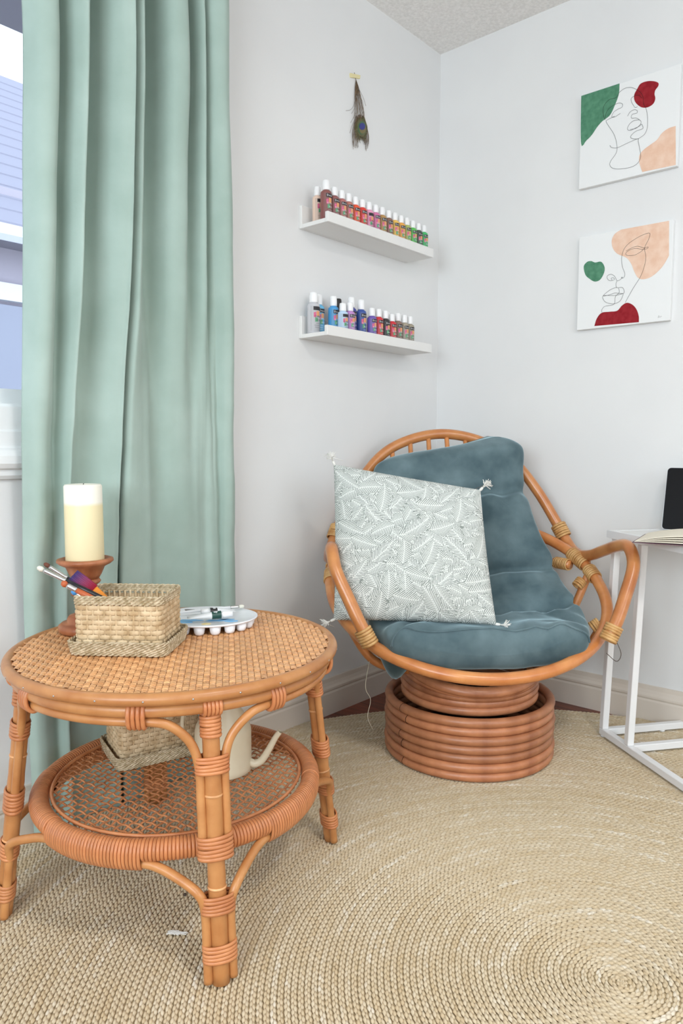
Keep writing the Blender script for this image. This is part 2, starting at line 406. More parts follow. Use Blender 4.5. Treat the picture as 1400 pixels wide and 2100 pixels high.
mk('gutter', *prism([(5.72, 2.60), (5.84, 2.60), (5.84, 2.50), (5.76, 2.48), (5.72, 2.52)], lambda u, v, t: (t, u, v), -2.3, 7.3), 'house_trim', nh, smooth=False)
mk('soffit', *box((2.5, 6.0, 2.53), (9.6, 0.34, 0.04)), 'soffit', nh, smooth=False)
for k in range(16):
    y0 = 5.74 + 0.17 * k; z0 = 2.60 + 0.150 * k
    mk('shingle_course', *prism([(y0, z0), (y0, z0 + 0.022), (y0 + 0.20, z0 + 0.185), (y0 + 0.20, z0 + 0.163)], lambda u, v, t: (t, u, v), -2.3, 7.3), 'roof_shingle', nh, smooth=False)
mk('gable_roof_back', *prism([(8.4, 4.95), (8.46, 5.0), (11.3, 2.6), (11.3, 2.55)], lambda u, v, t: (t, u, v), -2.3, 7.3), 'roof_shingle', nh, smooth=False)

# ------------------------------------------------------------------ curtain and its rod
ctop = [(45, 0), (60, .022), (82, .03), (100, .024), (118, -.006), (128, .012), (142, .034), (152, .036), (157, .012), (170, -.022), (184, -.012), (196, .012), (212, .036), (228, .045), (235, .04), (237, -.04), (268, -.05), (256, -.02), (245.5, .012), (246.5, .032), (256, .042), (265, .026), (272, -.012), (290, -.032), (306, -.018), (320, .026), (343, .036), (360, .026), (369, -.012), (380, -.014), (388, .018), (397, .024), (402.5, .0), (405, -.012), (411, .018), (434, .03), (456, .012), (460, -.02)]
cbot = [(40, 0), (50, .026), (66, .03), (84, .016), (98, .0), (104, .004), (110, .024), (116, .032), (124, .02), (146, .004), (172, .0), (190, .006), (206, .014), (220, .024), (228, .026), (230, -.034), (262, -.04), (252, -.018), (240.5, .004), (242, .022), (259, .028), (282, .03), (302, .026), (310, .002), (326, -.006), (346, .004), (372, .016), (394, .016), (408, .008), (418, .004), (430, .012), (442, .01), (449, .0), (452, -.004), (457, .012), (468, .018), (481, .004), (485, -.02)]
def cx_top(p): return np.interp(p, [45, 105, 155, 235, 268, 310, 365, 402, 460], [.765, .830, .886, .983, 1.026, 1.082, 1.1605, 1.216, 1.308])
def cx_bot(p): return np.interp(p, [38, 240, 305, 450, 485], [.716, .949, 1.037, 1.266, 1.323])
nu = 420
ct = spline(np.array([(cx_top(p), d) for p, d in ctop]), nu)
cb = spline(np.array([(cx_bot(p), d) for p, d in cbot]), nu)
zs = np.linspace(0.012, 2.27, 150)
Xc = np.zeros((len(zs), nu, 3))
for i, z in enumerate(zs):
    t = np.clip((z - 0.45) / 1.5, -0.15, 1.2); t = t if t > 1 else t * t * (3 - 2 * t) if t > 0 else t * 0.3
    q = ct * t + cb * (1 - t)
    x = q[:, 0]; d = q[:, 1] * np.interp(z, [0.45, 0.75, 1.2], [0.62, 1.1, 1.8])
    if z < 0.45: x = x + (0.45 - z) * 0.10 * (0.95 - x) * 0.6
    wr = np.array([mnoise.noise(Vector((xx * 9, z * 5.0, 0.3))) for xx in x[::6]])
    wr = np.interp(np.arange(nu), np.arange(0, nu, 6), wr) * 0.006
    wr2 = np.array([mnoise.noise(Vector((xx * 22 + z * 9, z * 16.0, 4.3))) for xx in x[::6]])
    wr = wr + np.interp(np.arange(nu), np.arange(0, nu, 6), wr2) * 0.0018 * (1.6 if z < 1.0 else 0.6)
    x = x * np.interp(z, [0.55, 0.8, 1.2], [1.546, 1.528, 1.517]) / 1.545
    Xc[i, :, 0] = x; Xc[i, :, 1] = np.minimum(np.interp(z, [0.55, 0.8, 1.2], [1.546, 1.528, 1.517]) - d - wr * (1 if z > .6 else .5), 1.566); Xc[i, :, 2] = z
cur = thing('curtain', 'long sage green cotton curtain hanging in folds beside the window', 'curtain', (1.0, 1.55, 0))
V, F = grid(Xc); cp = mk('panel', V - np.array([1.0, 1.55, 0]), F, 'curtain_cotton', cur)
sm = cp.modifiers.new('thickness', 'SOLIDIFY'); sm.thickness = 0.0015
rod = thing('curtain_rod', 'dark metal curtain rod above the window', 'curtain rod', (0.35, 1.52, 2.285))
mk('rod', *tube([(-1.2, 0, 0), (1.02, 0, 0)], 0.011, 14), 'rod_metal', rod)
for sx in (-1.2, 1.02):
    V, F = lathe([(0.001, -0.02), (0.016, -0.014), (0.021, 0), (0.016, 0.014), (0.001, 0.02)], 18)
    mk('finial', V + np.array([sx, 0, 0]), F, 'rod_metal', rod)
for sx in (-1.1, 0.97):
    mk('bracket', *join([box((sx, 0.035, -0.012), (0.016, 0.062, 0.012)), box((sx, 0.0635, -0.012), (0.03, 0.006, 0.06))]), 'rod_metal', rod, smooth=False)

# ------------------------------------------------------------------ round braided jute rug: one part per braid row
RUG_C = (1.15, 0.39); RUG_R = 1.285; RW = 0.0109; RT = 0.0108
rug = thing('braided_rug', 'large round braided natural jute rug covering the wooden floor', 'rug', (RUG_C[0], RUG_C[1], 0))
mk('backing', *lathe([(RUG_R - 0.004, 0.0005), (RUG_R - 0.004, 0.004), (0.001, 0.004)], 160), 'jute_backing', rug, smooth=False)
cA = np.array(lin(222, 207, 181)[:3]); cB = np.array(lin(206, 184, 149)[:3]); cC = np.array(lin(230, 219, 200)[:3])
nrow = int(RUG_R / RW)
for k in range(nrow):
    r0 = (k + 0.5) * RW
    m = max(6, int(2 * PI * r0 / 0.0125))
    ph0 = rng.random() * 6.28
    i = np.arange(m); side = np.array([-1, 1])
    th = ph0 + (i[:, None] + 0.5 * (side[None] > 0)) / m * 2 * PI
    dl = 0.0125 / max(r0, 0.012)
    tone = rng.random((m, 2))
    slow = np.array([mnoise.noise(Vector((math.cos(q) * r0 * 9, math.sin(q) * r0 * 9, k * 0.9))) for q in th[:, 0]]); rowt = rng.normal(0, 0.09)
    tone = np.clip(0.5 + 0.55 * (tone - 0.5) + 0.32 * slow[:, None] + rowt, 0, 1)
    V = np.zeros((m, 2, 6, 3)); Cc = np.ones((m, 2, 6, 4))
    wig = 1 + 0.0  # a lozenge laid slanting across half of the braid: outer tip, two flanks, inner tip, ridge points
    spec = [(-0.66, 0.04, 0.25), (-0.05, 0.48, 0.28), (0.62, 0.26, 0.35), (0.10, -0.14, 0.45), (-0.22, 0.17, 1.0), (0.28, 0.17, 1.0)]
    for q, (tl, rr, hh) in enumerate(spec):
        jit = rng.normal(0, 0.03, (m, 2))
        ang = th + (tl + jit) * dl * 1.12
        rad = r0 + side[None] * (rr * RW + 0.0003) + rng.normal(0, 0.00025, (m, 2))
        V[:, :, q, 0] = rad * np.cos(ang); V[:, :, q, 1] = rad * np.sin(ang)
        V[:, :, q, 2] = 0.0042 + hh * (RT - 0.0042) + rng.normal(0, 0.00035, (m, 2)) * hh
    c = cB[None, None] + (cA - cB)[None, None] * tone[..., None]
    c = c + (cC - cA)[None, None] * np.clip((tone - 0.75) * 4, 0, 1)[..., None]
    Cc[..., :3] = c[:, :, None, :]
    base = (np.arange(m * 2) * 6)[:, None, None]
    FL = np.array([[0, 4, 1], [1, 4, 5], [1, 5, 2], [2, 5, 3], [3, 5, 4], [3, 4, 0]])
    Fc = (base + FL[None]).reshape(-1, 3)
    # keep facing up for both sides
    Vf = V.reshape(-1, 3)
    nrm = np.cross(Vf[Fc[:, 1]] - Vf[Fc[:, 0]], Vf[Fc[:, 2]] - Vf[Fc[:, 0]])[:, 2] < 0
    Fc[nrm] = Fc[nrm][:, ::-1]
    mk('braid_row', Vf, Fc, 'jute', rug, col=Cc.reshape(-1, 4))

# ------------------------------------------------------------------ rattan table
TC = np.array([0.860, 1.188]); ZR = 0.0105
tab = thing('rattan_table', 'round honey rattan side table with woven top and lower cane shelf', 'table', (TC[0], TC[1], 0))
TOPZ = 0.497; TR = 0.300
# woven top: every strip of the weave is a part
wtop = mk('woven_top', *lathe([(0.001, TOPZ - 0.006), (TR + 0.004, TOPZ - 0.006), (TR + 0.004, TOPZ - 0.012), (0.001, TOPZ - 0.012)], 64), 'cane_lattice', tab)
ang_w = math.radians(50); pit = 0.0108; hw = pit * 0.47
ua = np.array([math.cos(ang_w), math.sin(ang_w)]); va = np.array([-ua[1], ua[0]])
K = int((TR + 0.004) / pit)
def strip(i, d):
    off = i * pit
    lim = math.sqrt(max((TR + 0.008) ** 2 - (abs(off) + hw) ** 2, 0))
    jm = int(lim / pit)
    if jm < 1: return None
    a, b_ = (ua, va) if d == 0 else (va, ua)
    pts = []
    for j in range(-jm, jm + 1):
        over = ((i + 2 * j) % 3 != 0) if d == 0 else ((j + 2 * i) % 3 == 0)
        h = 0.0 if over else -0.0034
        hm = h + (0.0011 if over else 0)
        pts += [(j * pit - pit * 0.36, h), (j * pit, hm), (j * pit + pit * 0.36, h)]
    P = np.array(pts); n = len(P)
    V = np.zeros((n, 3, 3))
    for q, (w_, dz) in enumerate(((-hw, -0.0012), (0, 0.0), (hw, -0.0012))):
        xy = a[None] * P[:, :1] + b_[None] * (off + w_)
        V[:, q, :2] = xy; V[:, q, 2] = TOPZ + P[:, 1] + dz
    V2, F2 = grid(V)
    return V2, F2
for d in (0, 1):
    for i in range(-K, K + 1):
        s = strip(i, d)
        if s is not None:
            o = mk('weave_strip', s[0], s[1] if d == 0 else s[1][:, ::-1], 'rattan_strip', wtop)
tp = mk('top_rim', *ring(0.3105, 0.0108, 0.4885, 120, 14), 'rattan_honey', tab)
for k in range(26):
    a = 2 * PI * k / 26 + 0.05
    V, F = lathe([(0.0018, 0.0), (0.0015, 0.0008), (0.0001, 0.0011)], 8)
    V = V[:, [2, 0, 1]]
    c, s_ = math.cos(a), math.sin(a)
    V = np.stack([V[:, 0] * c - V[:, 1] * s_, V[:, 0] * s_ + V[:, 1] * c, V[:, 2]], 1) + np.array([0.3211 * c, 0.3211 * s_, 0.4885])
    mk('nail', V, F, 'brush_steel', tp)
mk('apron_hoop', *ring(0.296, 0.0118, 0.4660, 110, 14), 'rattan_honey', tab)
LEGA = [math.radians(a) for a in (154.4, 244.4, 334.4, 64.4)]
def rz_leg(z): return 0.333 - (z - ZR) / 0.45 * 0.052
def leg_pt(a, z, dt=0.0, dr=0.0):
    r = rz_leg(z) + dr
    return np.array([r * math.cos(a) - dt * math.sin(a), r * math.sin(a) + dt * math.cos(a), z])
def hoop_pt(a, R, z): return np.array([R * math.cos(a), R * math.sin(a), z])
for li, a in enumerate(LEGA):
    zz = np.linspace(ZR, 0.456, 24)
    P = np.array([leg_pt(a, z) for z in zz])
    rr = 0.0145 + 0.0008 * np.sin(zz * 90 + li) ** 8
    leg = mk('leg', *tube(P, rr, 16), 'rattan_honey', tab)
    ax = leg_pt(a, 0.3) - leg_pt(a, 0.1); ax /= np.linalg.norm(ax)
    tan = np.array([-math.sin(a), math.cos(a), 0])
    for zc in (0.155 + 0.01 * li, 0.315):
        mk('node_band', *binding(leg_pt(a, zc), ax, 0.0146, 1, 0.005, 0.0024, 1.0, tan), 'rattan_strip', leg)
    # five windings of split cane
    for zc, turns, pitch, e in ((0.432, 7, 0.0062, 0.0165), (0.366, 5, 0.0060, 0.0275), (0.232, 6, 0.0066, 0.0285), (0.140, 5, 0.0060, 0.0275), (0.062, 5, 0.0060, 0.0275)):
        V, F = binding(leg_pt(a, zc, 0, 0.001), ax, 0.0165, turns, pitch, pitch * 0.56, e / 0.0165, tan)
        mk('cane_binding', V, F, 'cane_binding', leg)
    mk('apron_binding', *join([tube(np.array([hoop_pt(a + dx, 0.296 + 0.0138 * math.cos(t), 0.4660 + 0.0138 * math.sin(t)) for t in np.linspace(0, 2 * PI, 22, endpoint=False)]), 0.0036, 6, True) for dx in (-0.042, -0.021, 0.0, 0.021, 0.042)]), 'cane_binding', leg)
for li, a in enumerate(LEGA):
    b_ = a + PI / 2
    # pole that climbs one leg, bends under the apron and comes down the next
    up = [leg_pt(a, 0.215, 0.0205), leg_pt(a, 0.30, 0.0205), leg_pt(a, 0.362, 0.0215)]
    up += [leg_pt(a, 0.405, 0.034), hoop_pt(a + 0.225, 0.2945, 0.438), hoop_pt(a + 0.34, 0.2945, 0.4465)]
    mid = [hoop_pt(a + t, 0.2940, 0.4470) for t in np.linspace(0.46, PI / 2 - 0.46, 8)]
    dn = [hoop_pt(b_ - 0.34, 0.2945, 0.4465), hoop_pt(b_ - 0.225, 0.2945, 0.438), leg_pt(b_, 0.405, -0.034), leg_pt(b_, 0.362, -0.0215), leg_pt(b_, 0.30, -0.0205), leg_pt(b_, 0.215, -0.0205)]
    br = mk('bracket_pole', *tube(spline(up + mid + dn, 110), 0.0078, 12), 'rattan_honey', tab)
    for an in (a + 0.40, b_ - 0.40):
        mk('cane_binding', *join([tube(np.array([hoop_pt(an + dx, 0.295 + 0.0142 * math.cos(t), 0.4580 + 0.0212 * math.sin(t)) for t in np.linspace(0, 2 * PI, 24, endpoint=False)]), 0.0040, 6, True) for dx in (-0.038, -0.013, 0.013, 0.038)]), 'cane_binding', br)
    # lower pole from foot to the shelf rim
    lo = [leg_pt(a, ZR + 0.004, 0.0205), leg_pt(a, 0.07, 0.0205), leg_pt(a, 0.130, 0.0215), leg_pt(a, 0.162, 0.033), hoop_pt(a + 0.24, 0.288, 0.183), hoop_pt(a + 0.36, 0.273, 0.192)]
    mid = [hoop_pt(a + t, 0.2665, 0.192) for t in np.linspace(0.48, PI / 2 - 0.48, 7)]
    dn = [hoop_pt(b_ - 0.36, 0.273, 0.192), hoop_pt(b_ - 0.24, 0.288, 0.183), leg_pt(b_, 0.162, -0.033), leg_pt(b_, 0.130, -0.0215), leg_pt(b_, 0.07, -0.0205), leg_pt(b_, ZR + 0.004, -0.0205)]
    mk('bracket_pole', *tube(spline(lo + mid + dn, 110), 0.0080, 12), 'rattan_honey', tab)
# lower shelf: hoop wound with cane, open lattice
SHZ = 0.222
rim = mk('shelf_rim', *ring(0.2655, 0.0142, 0.2150, 110, 12), 'cane_lattice', tab)
def wrap_mesh(hz, cz):
    t = np.linspace(0, 2 * PI, 18, endpoint=False)
    P = np.stack([0.0172 * np.cos(t), np.zeros(18), cz + hz * np.sin(t)], 1)
    V, F = tube(P, 0.0036, 5, True, flat=(0.55, 1.0), up=(0, 1, 0))
    me = bpy.data.meshes.new('wrap_band'); me.from_pydata([tuple(v) for v in V], [], F); me.materials.append(MATS['cane_binding'])
    me.polygons.foreach_set('use_smooth', np.full(len(me.polygons), True, dtype=bool)); return me
wa, wb = wrap_mesh(0.0172, 0.0), wrap_mesh(0.0252, -0.0085)
NW = 272
for k in range(NW):
    an = 2 * PI * k / NW
    dmin = min(abs((an - a + PI) % (2 * PI) - PI) for a in LEGA)
    o = ob('wrap_band', wb if dmin > 0.42 else wa, rim)
    o.location = (0.2655 * math.cos(an), 0.2655 * math.sin(an), 0.2150); o.rotation_euler = (0, 0, an)
lat = mk('lattice_hoop', *ring(0.243, 0.0035, SHZ + 0.004, 90, 6), 'cane_binding', tab)
LP = 0.0155; LR = 0.245
for d in (0, 1):
    an = math.radians(18 + 78 * d); a2 = np.array([math.cos(an), math.sin(an)]); b2 = np.array([-a2[1], a2[0]])
    for i in range(-15, 16):
        off = (i + 0.5) * LP; 
        if abs(off) > LR - 0.008: continue
        lim = math.sqrt(LR ** 2 - off ** 2); n = max(4, int(2 * lim / 0.008))
        t = np.linspace(-lim, lim, n)
        z = SHZ + 0.0016 * np.cos(PI * t / LP + PI * (i % 2) + PI * d)
        P = np.concatenate([a2[None] * t[:, None] + b2[None] * off, z[:, None]], 1)
        mk('cane_strand', *tube(P, 0.0026, 5, False, flat=(1.0, 0.45), up=(0, 0, 1)), 'cane_lattice', lat)

# ------------------------------------------------------------------ woven baskets and their lids
def rrect(w_, d_, r, n):
    """rounded rectangle, evenly sampled points and outward normals"""
    pts = []
    for cx, cy, a0 in ((w_ / 2 - r, d_ / 2 - r, 0), (-w_ / 2 + r, d_ / 2 - r, PI / 2), (-w_ / 2 + r, -d_ / 2 + r, PI), (w_ / 2 - r, -d_ / 2 + r, 1.5 * PI)):
        for t in np.linspace(0, PI / 2, 7): pts.append((cx + r * math.cos(a0 + t), cy + r * math.sin(a0 + t)))
    P = np.array(pts + pts[:1]); l = np.concatenate([[0], np.cumsum(np.linalg.norm(np.diff(P, axis=0), axis=1))])
    s = np.linspace(0, l[-1], n, endpoint=False)
    Q = np.stack([np.interp(s, l, P[:, 0]), np.interp(s, l, P[:, 1])], 1)
    Tn = np.roll(Q, -1, 0) - np.roll(Q, 1, 0); Tn /= np.linalg.norm(Tn, axis=1)[:, None]
    return Q, np.stack([Tn[:, 1], -Tn[:, 0]], 1), l[-1]
def twine_row(w_, d_, r, z, rad, phase):
    Q, Nn, ln = rrect(w_, d_, r, 260)
    tw = round(ln / 0.011); out = []
    s = np.arange(260) / 260
    for q in (0, 1):
        ph = 2 * PI * tw * s / 2 * 1 + PI * q + phase
        P = np.concatenate([Q + Nn * (rad * 0.55 * np.cos(ph))[:, None], (z + rad * 0.6 * np.sin(ph))[:, None]], 1)
        out.append(tube(P, rad * 0.66, 5, True, up=(0, 0, 1)))
    return join(out)
def make_basket(w_, d_, h, loc, rotz, label):
    t = thing('woven_basket', label, 'basket', loc, rotz)
    # inner lining and floor
    Q, Nn, ln = rrect(w_ - 0.008, d_ - 0.008, 0.012, 64)
    n = 64; V = np.concatenate([np.concatenate([Q, np.full((n, 1), 0.003)], 1), np.concatenate([Q, np.full((n, 1), h - 0.002)], 1)])
    V[n:, 2] = 0.008
    F = [(i, (i + 1) % n, n + (i + 1) % n, n + i) for i in range(n)] + [tuple(range(n))[::-1], tuple(range(n, 2 * n))]
    mk('bottom', V, F, 'seagrass_inside', t)
    per = round(ln / 0.0215); ns = per * 2
    Q, Nn, ln = rrect(w_, d_, 0.014, ns)
    for i in range(ns):
        P = np.array([[*(Q[i] + Nn[i] * 0.0002), 0.004], [*(Q[i] + Nn[i] * 0.0002), h * 0.5], [*(Q[i] + Nn[i] * 0.0002), h - 0.012]])
        mk('stake', *tube(P, 0.0026, 5, flat=(1, 0.7), up=(Nn[i][0], Nn[i][1], 0)), 'seagrass', t)
    rows = 9; z0 = 0.006; dz = (h - 0.0165 - z0) / rows
    m = ns * 8; Q, Nn, ln = rrect(w_, d_, 0.014, m)
    for k in range(rows):
        f = ((np.arange(m) / 16.0) + 0.5 * (k % 2)) % 1.0
        bump = 0.0034 * (1 - np.abs(2 * f - 1) ** 5) - 0.0012
        zc = z0 + (k + 0.5) * dz
        hh = dz * (0.40 + 0.10 * (1 - np.abs(2 * f - 1) ** 2))
        C3 = np.concatenate([Q + Nn * bump[:, None], np.full((m, 1), zc)], 1)
        N3 = np.concatenate([Nn, np.zeros((m, 1))], 1); Uz = np.array([0, 0, 1.])
        sec = [(-1, -0.0006), (-0.5, 0.0009), (0.5, 0.0009), (1, -0.0006)]
        V = np.stack([C3 + Uz * (hh * a)[:, None] + N3 * b_ for a, b_ in sec], 1)
        V = np.concatenate([V, V[:1]]); V, F = grid(V)
        mk('weaver', V, F, 'seagrass', t)
    for k in range(4):
        mk('rim_twine', *twine_row(w_ + 0.003, d_ + 0.003, 0.014, h - 0.0135 + k * 0.0041, 0.0026, k * 1.3), 'seagrass_rope', t)
    return t
def make_lid(w_, d_, h, loc, rotz, label):
    t = thing('basket_lid', label, 'lid', loc, rotz)
    Q, Nn, ln = rrect(w_ - 0.006, d_ - 0.006, 0.016, 64); n = 64
    V = np.concatenate([np.concatenate([Q, np.full((n, 1), 0.0006)], 1), np.concatenate([Q, np.full((n, 1), 0.004)], 1)])
    mk('bottom', V, [(i, (i + 1) % n, n + (i + 1) % n, n + i) for i in range(n)] + [tuple(range(n))[::-1], tuple(range(n, 2 * n))], 'seagrass_inside', t)
    rows = 7
    for k in range(rows):
        gr = 0.0006 * k
        mk('twine', *twine_row(w_ + gr * 2, d_ + gr * 2, 0.016, 0.003 + k * (h - 0.004) / rows, 0.0027, k * 1.1), 'seagrass_rope', t)
    return t
TS = TOPZ + 0.0012
BR = math.atan2(-0.8, 0.6)
make_lid(0.184, 0.142, 0.030, (0.780, 1.230, TS), BR, 'shallow seagrass lid under the brush basket on the table top')
make_basket(0.166, 0.124, 0.106, (0.780, 1.230, TS + 0.0046), BR, 'seagrass basket holding paint brushes on the rattan table top')
BR2 = math.atan2(-0.3, 0.95); SS = SHZ + 0.0042
make_lid(0.186, 0.142, 0.030, (0.888, 1.322, SS), BR2, 'shallow seagrass lid under the basket on the lower cane shelf')
make_basket(0.168, 0.124, 0.106, (0.888, 1.322, SS + 0.0046), BR2, 'seagrass basket on the lower cane shelf beside watering can')

# ------------------------------------------------------------------ candle and its turned wooden holder
CC = (0.790, 1.408, TS)
ch = thing('candle_holder', 'turned reddish wooden candle holder behind the basket', 'candle holder', CC)
mk('base', *lathe([(0.001, 0), (0.054, 0), (0.058, 0.004), (0.058, 0.014), (0.052, 0.019), (0.040, 0.021), (0.040, 0.028), (0.036, 0.034), (0.022, 0.038), (0.018, 0.05)], 44), 'candle_wood', ch)
mk('stem', *lathe([(0.018, 0.05), (0.016, 0.064), (0.022, 0.072), (0.030, 0.078), (0.031, 0.085), (0.024, 0.092), (0.022, 0.098), (0.029, 0.103), (0.031, 0.107), (0.027, 0.112)], 44), 'candle_wood', ch)
mk('dish', *lathe([(0.027, 0.112), (0.033, 0.122), (0.040, 0.138), (0.052, 0.144), (0.058, 0.149), (0.057, 0.154), (0.050, 0.156), (0.043, 0.152), (0.040, 0.149), (0.001, 0.149)], 48), 'candle_wood', ch)
cd = thing('pillar_candle', 'thick ivory pillar candle standing on the wooden holder', 'candle', (CC[0], CC[1], CC[2] + 0.1495))
mk('wax', *lathe([(0.001, 0), (0.0385, 0), (0.0392, 0.003), (0.0385, 0.158), (0.036, 0.162), (0.030, 0.1625), (0.020, 0.157), (0.001, 0.156)], 48), 'candle_wax', cd)
mk('wick', *tube([(0, 0, 0.155), (0.0005, 0, 0.160), (0.002, 0, 0.164)], 0.0008, 6), 'print_dark', cd)

# ------------------------------------------------------------------ brushes in the basket
def frame_from(p0, p1, flat_up):
    z = np.array(p1, float) - np.array(p0, float); L_ = np.linalg.norm(z); z /= L_
    x = np.cross(np.array(flat_up, float), z); x /= np.linalg.norm(x); y = np.cross(z, x)
    M = Matrix(((x[0], y[0], z[0], p0[0]), (x[1], y[1], z[1], p0[1]), (x[2], y[2], z[2], p0[2]), (0, 0, 0, 1)))
    return M, L_
def round_brush(p0, p1, label, hm, bm_, bl, fl_, hr, wide=1.0):
    t = thing('paint_brush', label, 'paint brush', group='brushes in the basket'); M, L_ = frame_from(p0, p1, (0, 0.3, 1)); t.matrix_world = M
    mk('handle', *lathe([(0.001, 0), (hr * 0.6, 0.002), (hr * 0.7, 0.02), (hr * 1.15, (L_ - bl - fl_) * 0.75), (hr, L_ - bl - fl_)], 14), hm, t)
    V, F = lathe([(hr, L_ - bl - fl_), (hr * 1.08, L_ - bl - fl_ + 0.002), (hr * 1.0, L_ - bl - fl_ + 0.006), (hr * 1.05, L_ - bl - 0.004), (hr * 0.95, L_ - bl)], 14)
    mk('ferrule', V, F, 'brush_steel', t)
    V, F = lathe([(hr * 0.9, L_ - bl), (hr * 1.25, L_ - bl * 0.6), (hr * 0.95, L_ - bl * 0.15), (0.001, L_)], 12)
    mk('bristles', V, F, bm_, t)
    return t
def bpos(u, v, z):  # basket-local to world
    c, s_ = 0.6, -0.8
    return (0.780 + u * c - v * s_, 1.230 + u * s_ + v * c, TS + 0.005 + z)
round_brush(bpos(0.066, -0.028, 0.046), bpos(-0.1524, -0.060, 0.1598), 'slim brush with pale bristles and long steel ferrule', 'handle_black', 'bristle_white', 0.013, 0.045, 0.0042)
round_brush(bpos(0.050, -0.008, 0.024), bpos(-0.1514, -0.035, 0.1632), 'slim brush with dark brown bristles and steel ferrule', 'handle_black', 'bristle_brown', 0.012, 0.040, 0.0036)
wb_ = thing('wide_brush', 'wide flat brush with purple to crimson bristles and orange handle', 'paint brush', group='brushes in the basket')
M, L_ = frame_from(bpos(-0.001, -0.021, 0.057), bpos(-0.0957, -0.035, 0.1375), (-0.5, -0.4, 0.75)); wb_.matrix_world = M
V, F = bevel(*box((0, 0, 0.040), (0.026, 0.010, 0.080)), 0.003); 
V[:, 0] *= np.interp(V[:, 2], [0, 0.03, 0.08], [0.45, 0.62, 1.1]); mk('handle', V, F, 'handle_orange', wb_)
bq = []
for k in range(9):
    x = (k - 4) * 0.0033
    bq.append(tube([(x * 1.0, 0, 0), (x * 1.02, 0, 0.025), (x * 1.0, 0.001 * (k % 3), 0.047 - 0.001 * (k % 2))], [0.0038, 0.0040, 0.0030], 6))
o = mk('bristles', *join(bq), 'bristle_dyed', wb_); o.location = (0, 0, 0.080)
for p0, p1, lb, hm in ((bpos(0.0, -0.044, 0.070), bpos(-0.1082, -0.056, 0.1312), 'rust orange flat brush lying lowest at the basket corner', 'handle_rust'),
                       (bpos(-0.030, -0.048, 0.072), bpos(-0.0905, -0.052, 0.116), 'stubby blue handled brush at the basket corner', 'handle_blue')):
    round_brush(p0, p1, lb, hm, 'handle_rust' if hm == 'handle_rust' else 'handle_blue', 0.012, 0.02, 0.0055)

# ------------------------------------------------------------------ paint palette with tubes and brush
PC = (0.982, 1.249); PAZ = 0.0205
pal = thing('paint_palette', 'white oval plastic paint palette stained with blue beside the basket', 'palette', (PC[0], PC[1], TS), math.atan2(-0.754, 0.657))
pa, pb = 0.112, 0.094
n = 72; an = np.linspace(0, 2 * PI, n, endpoint=False)
def ell(f, z): return np.stack([pa * f * np.cos(an), pb * f * np.sin(an), np.full(n, z)], 1)
rings_ = [ell(0.001, PAZ - 0.004), ell(0.60, PAZ - 0.004), ell(0.66, PAZ - 0.0005), ell(0.93, PAZ - 0.0005), ell(0.985, PAZ + 0.002), ell(1.0, PAZ + 0.0015), ell(1.0, PAZ - 0.001), ell(0.97, PAZ - 0.003), ell(0.001, PAZ - 0.007)]
V = np.concatenate(rings_); F = [(i * n + k, i * n + (k + 1) % n, (i + 1) * n + (k + 1) % n, (i + 1) * n + k) for i in range(len(rings_) - 1) for k in range(n)]
mk('plate', V, F, 'plastic_white', pal)
for k in range(18):
    a = 2 * PI * (k + 0.5) / 18
    V, F = lathe([(0.001, 0), (0.0085, 0), (0.0105, 0.004), (0.0128, PAZ - 0.003)], 16)
    mk('well', V + np.array([pa * 0.84 * math.cos(a), pb * 0.82 * math.sin(a), 0]), F, 'plastic_white', pal)
def blob(cx, cy, rx, ry, z, seed):
    rr = np.random.default_rng(seed); m = 26; t = np.linspace(0, 2 * PI, m, endpoint=False)
    f = 1 + 0.22 * np.sin(2 * t + rr.random() * 6) + 0.14 * np.sin(5 * t + rr.random() * 6)
    P = np.stack([cx + rx * f * np.cos(t), cy + ry * f * np.sin(t)], 1)
    V = np.concatenate([np.c_[P, np.full(m, z)], np.c_[P * 0.9 + np.array([cx, cy]) * 0.1, np.full(m, z + 0.0005)]])
    return V, [(i, (i + 1) % m, m + (i + 1) % m, m + i) for i in range(m)] + [tuple(range(m, 2 * m))]
zt_ = PAZ - 0.0040
for cx, cy, rx, ry, m_, z, sd in ((-0.045, -0.046, 0.026, 0.012, 'paint_skyblue', PAZ - 0.0004, 1), (-0.03, -0.02, 0.022, 0.010, 'paint_skyblue', zt_, 2), (0.03, -0.02, 0.024, 0.009, 'paint_skyblue', zt_, 3), (0.062, -0.042, 0.015, 0.007, 'paint_skyblue', PAZ - 0.0004, 4),
                                 (0.012, -0.066, 0.012, 0.006, 'paint_yellow', PAZ - 0.0004, 5), (0.048, -0.012, 0.014, 0.008, 'paint_skyblue', zt_, 8), (-0.045, 0.062, 0.016, 0.008, 'paint_umber', PAZ - 0.0004, 6), (-0.015, 0.070, 0.009, 0.004, 'paint_umber', PAZ - 0.0004, 7)):
    mk('paint_smear', *blob(cx, cy, rx, ry, z, sd), m_, pal)
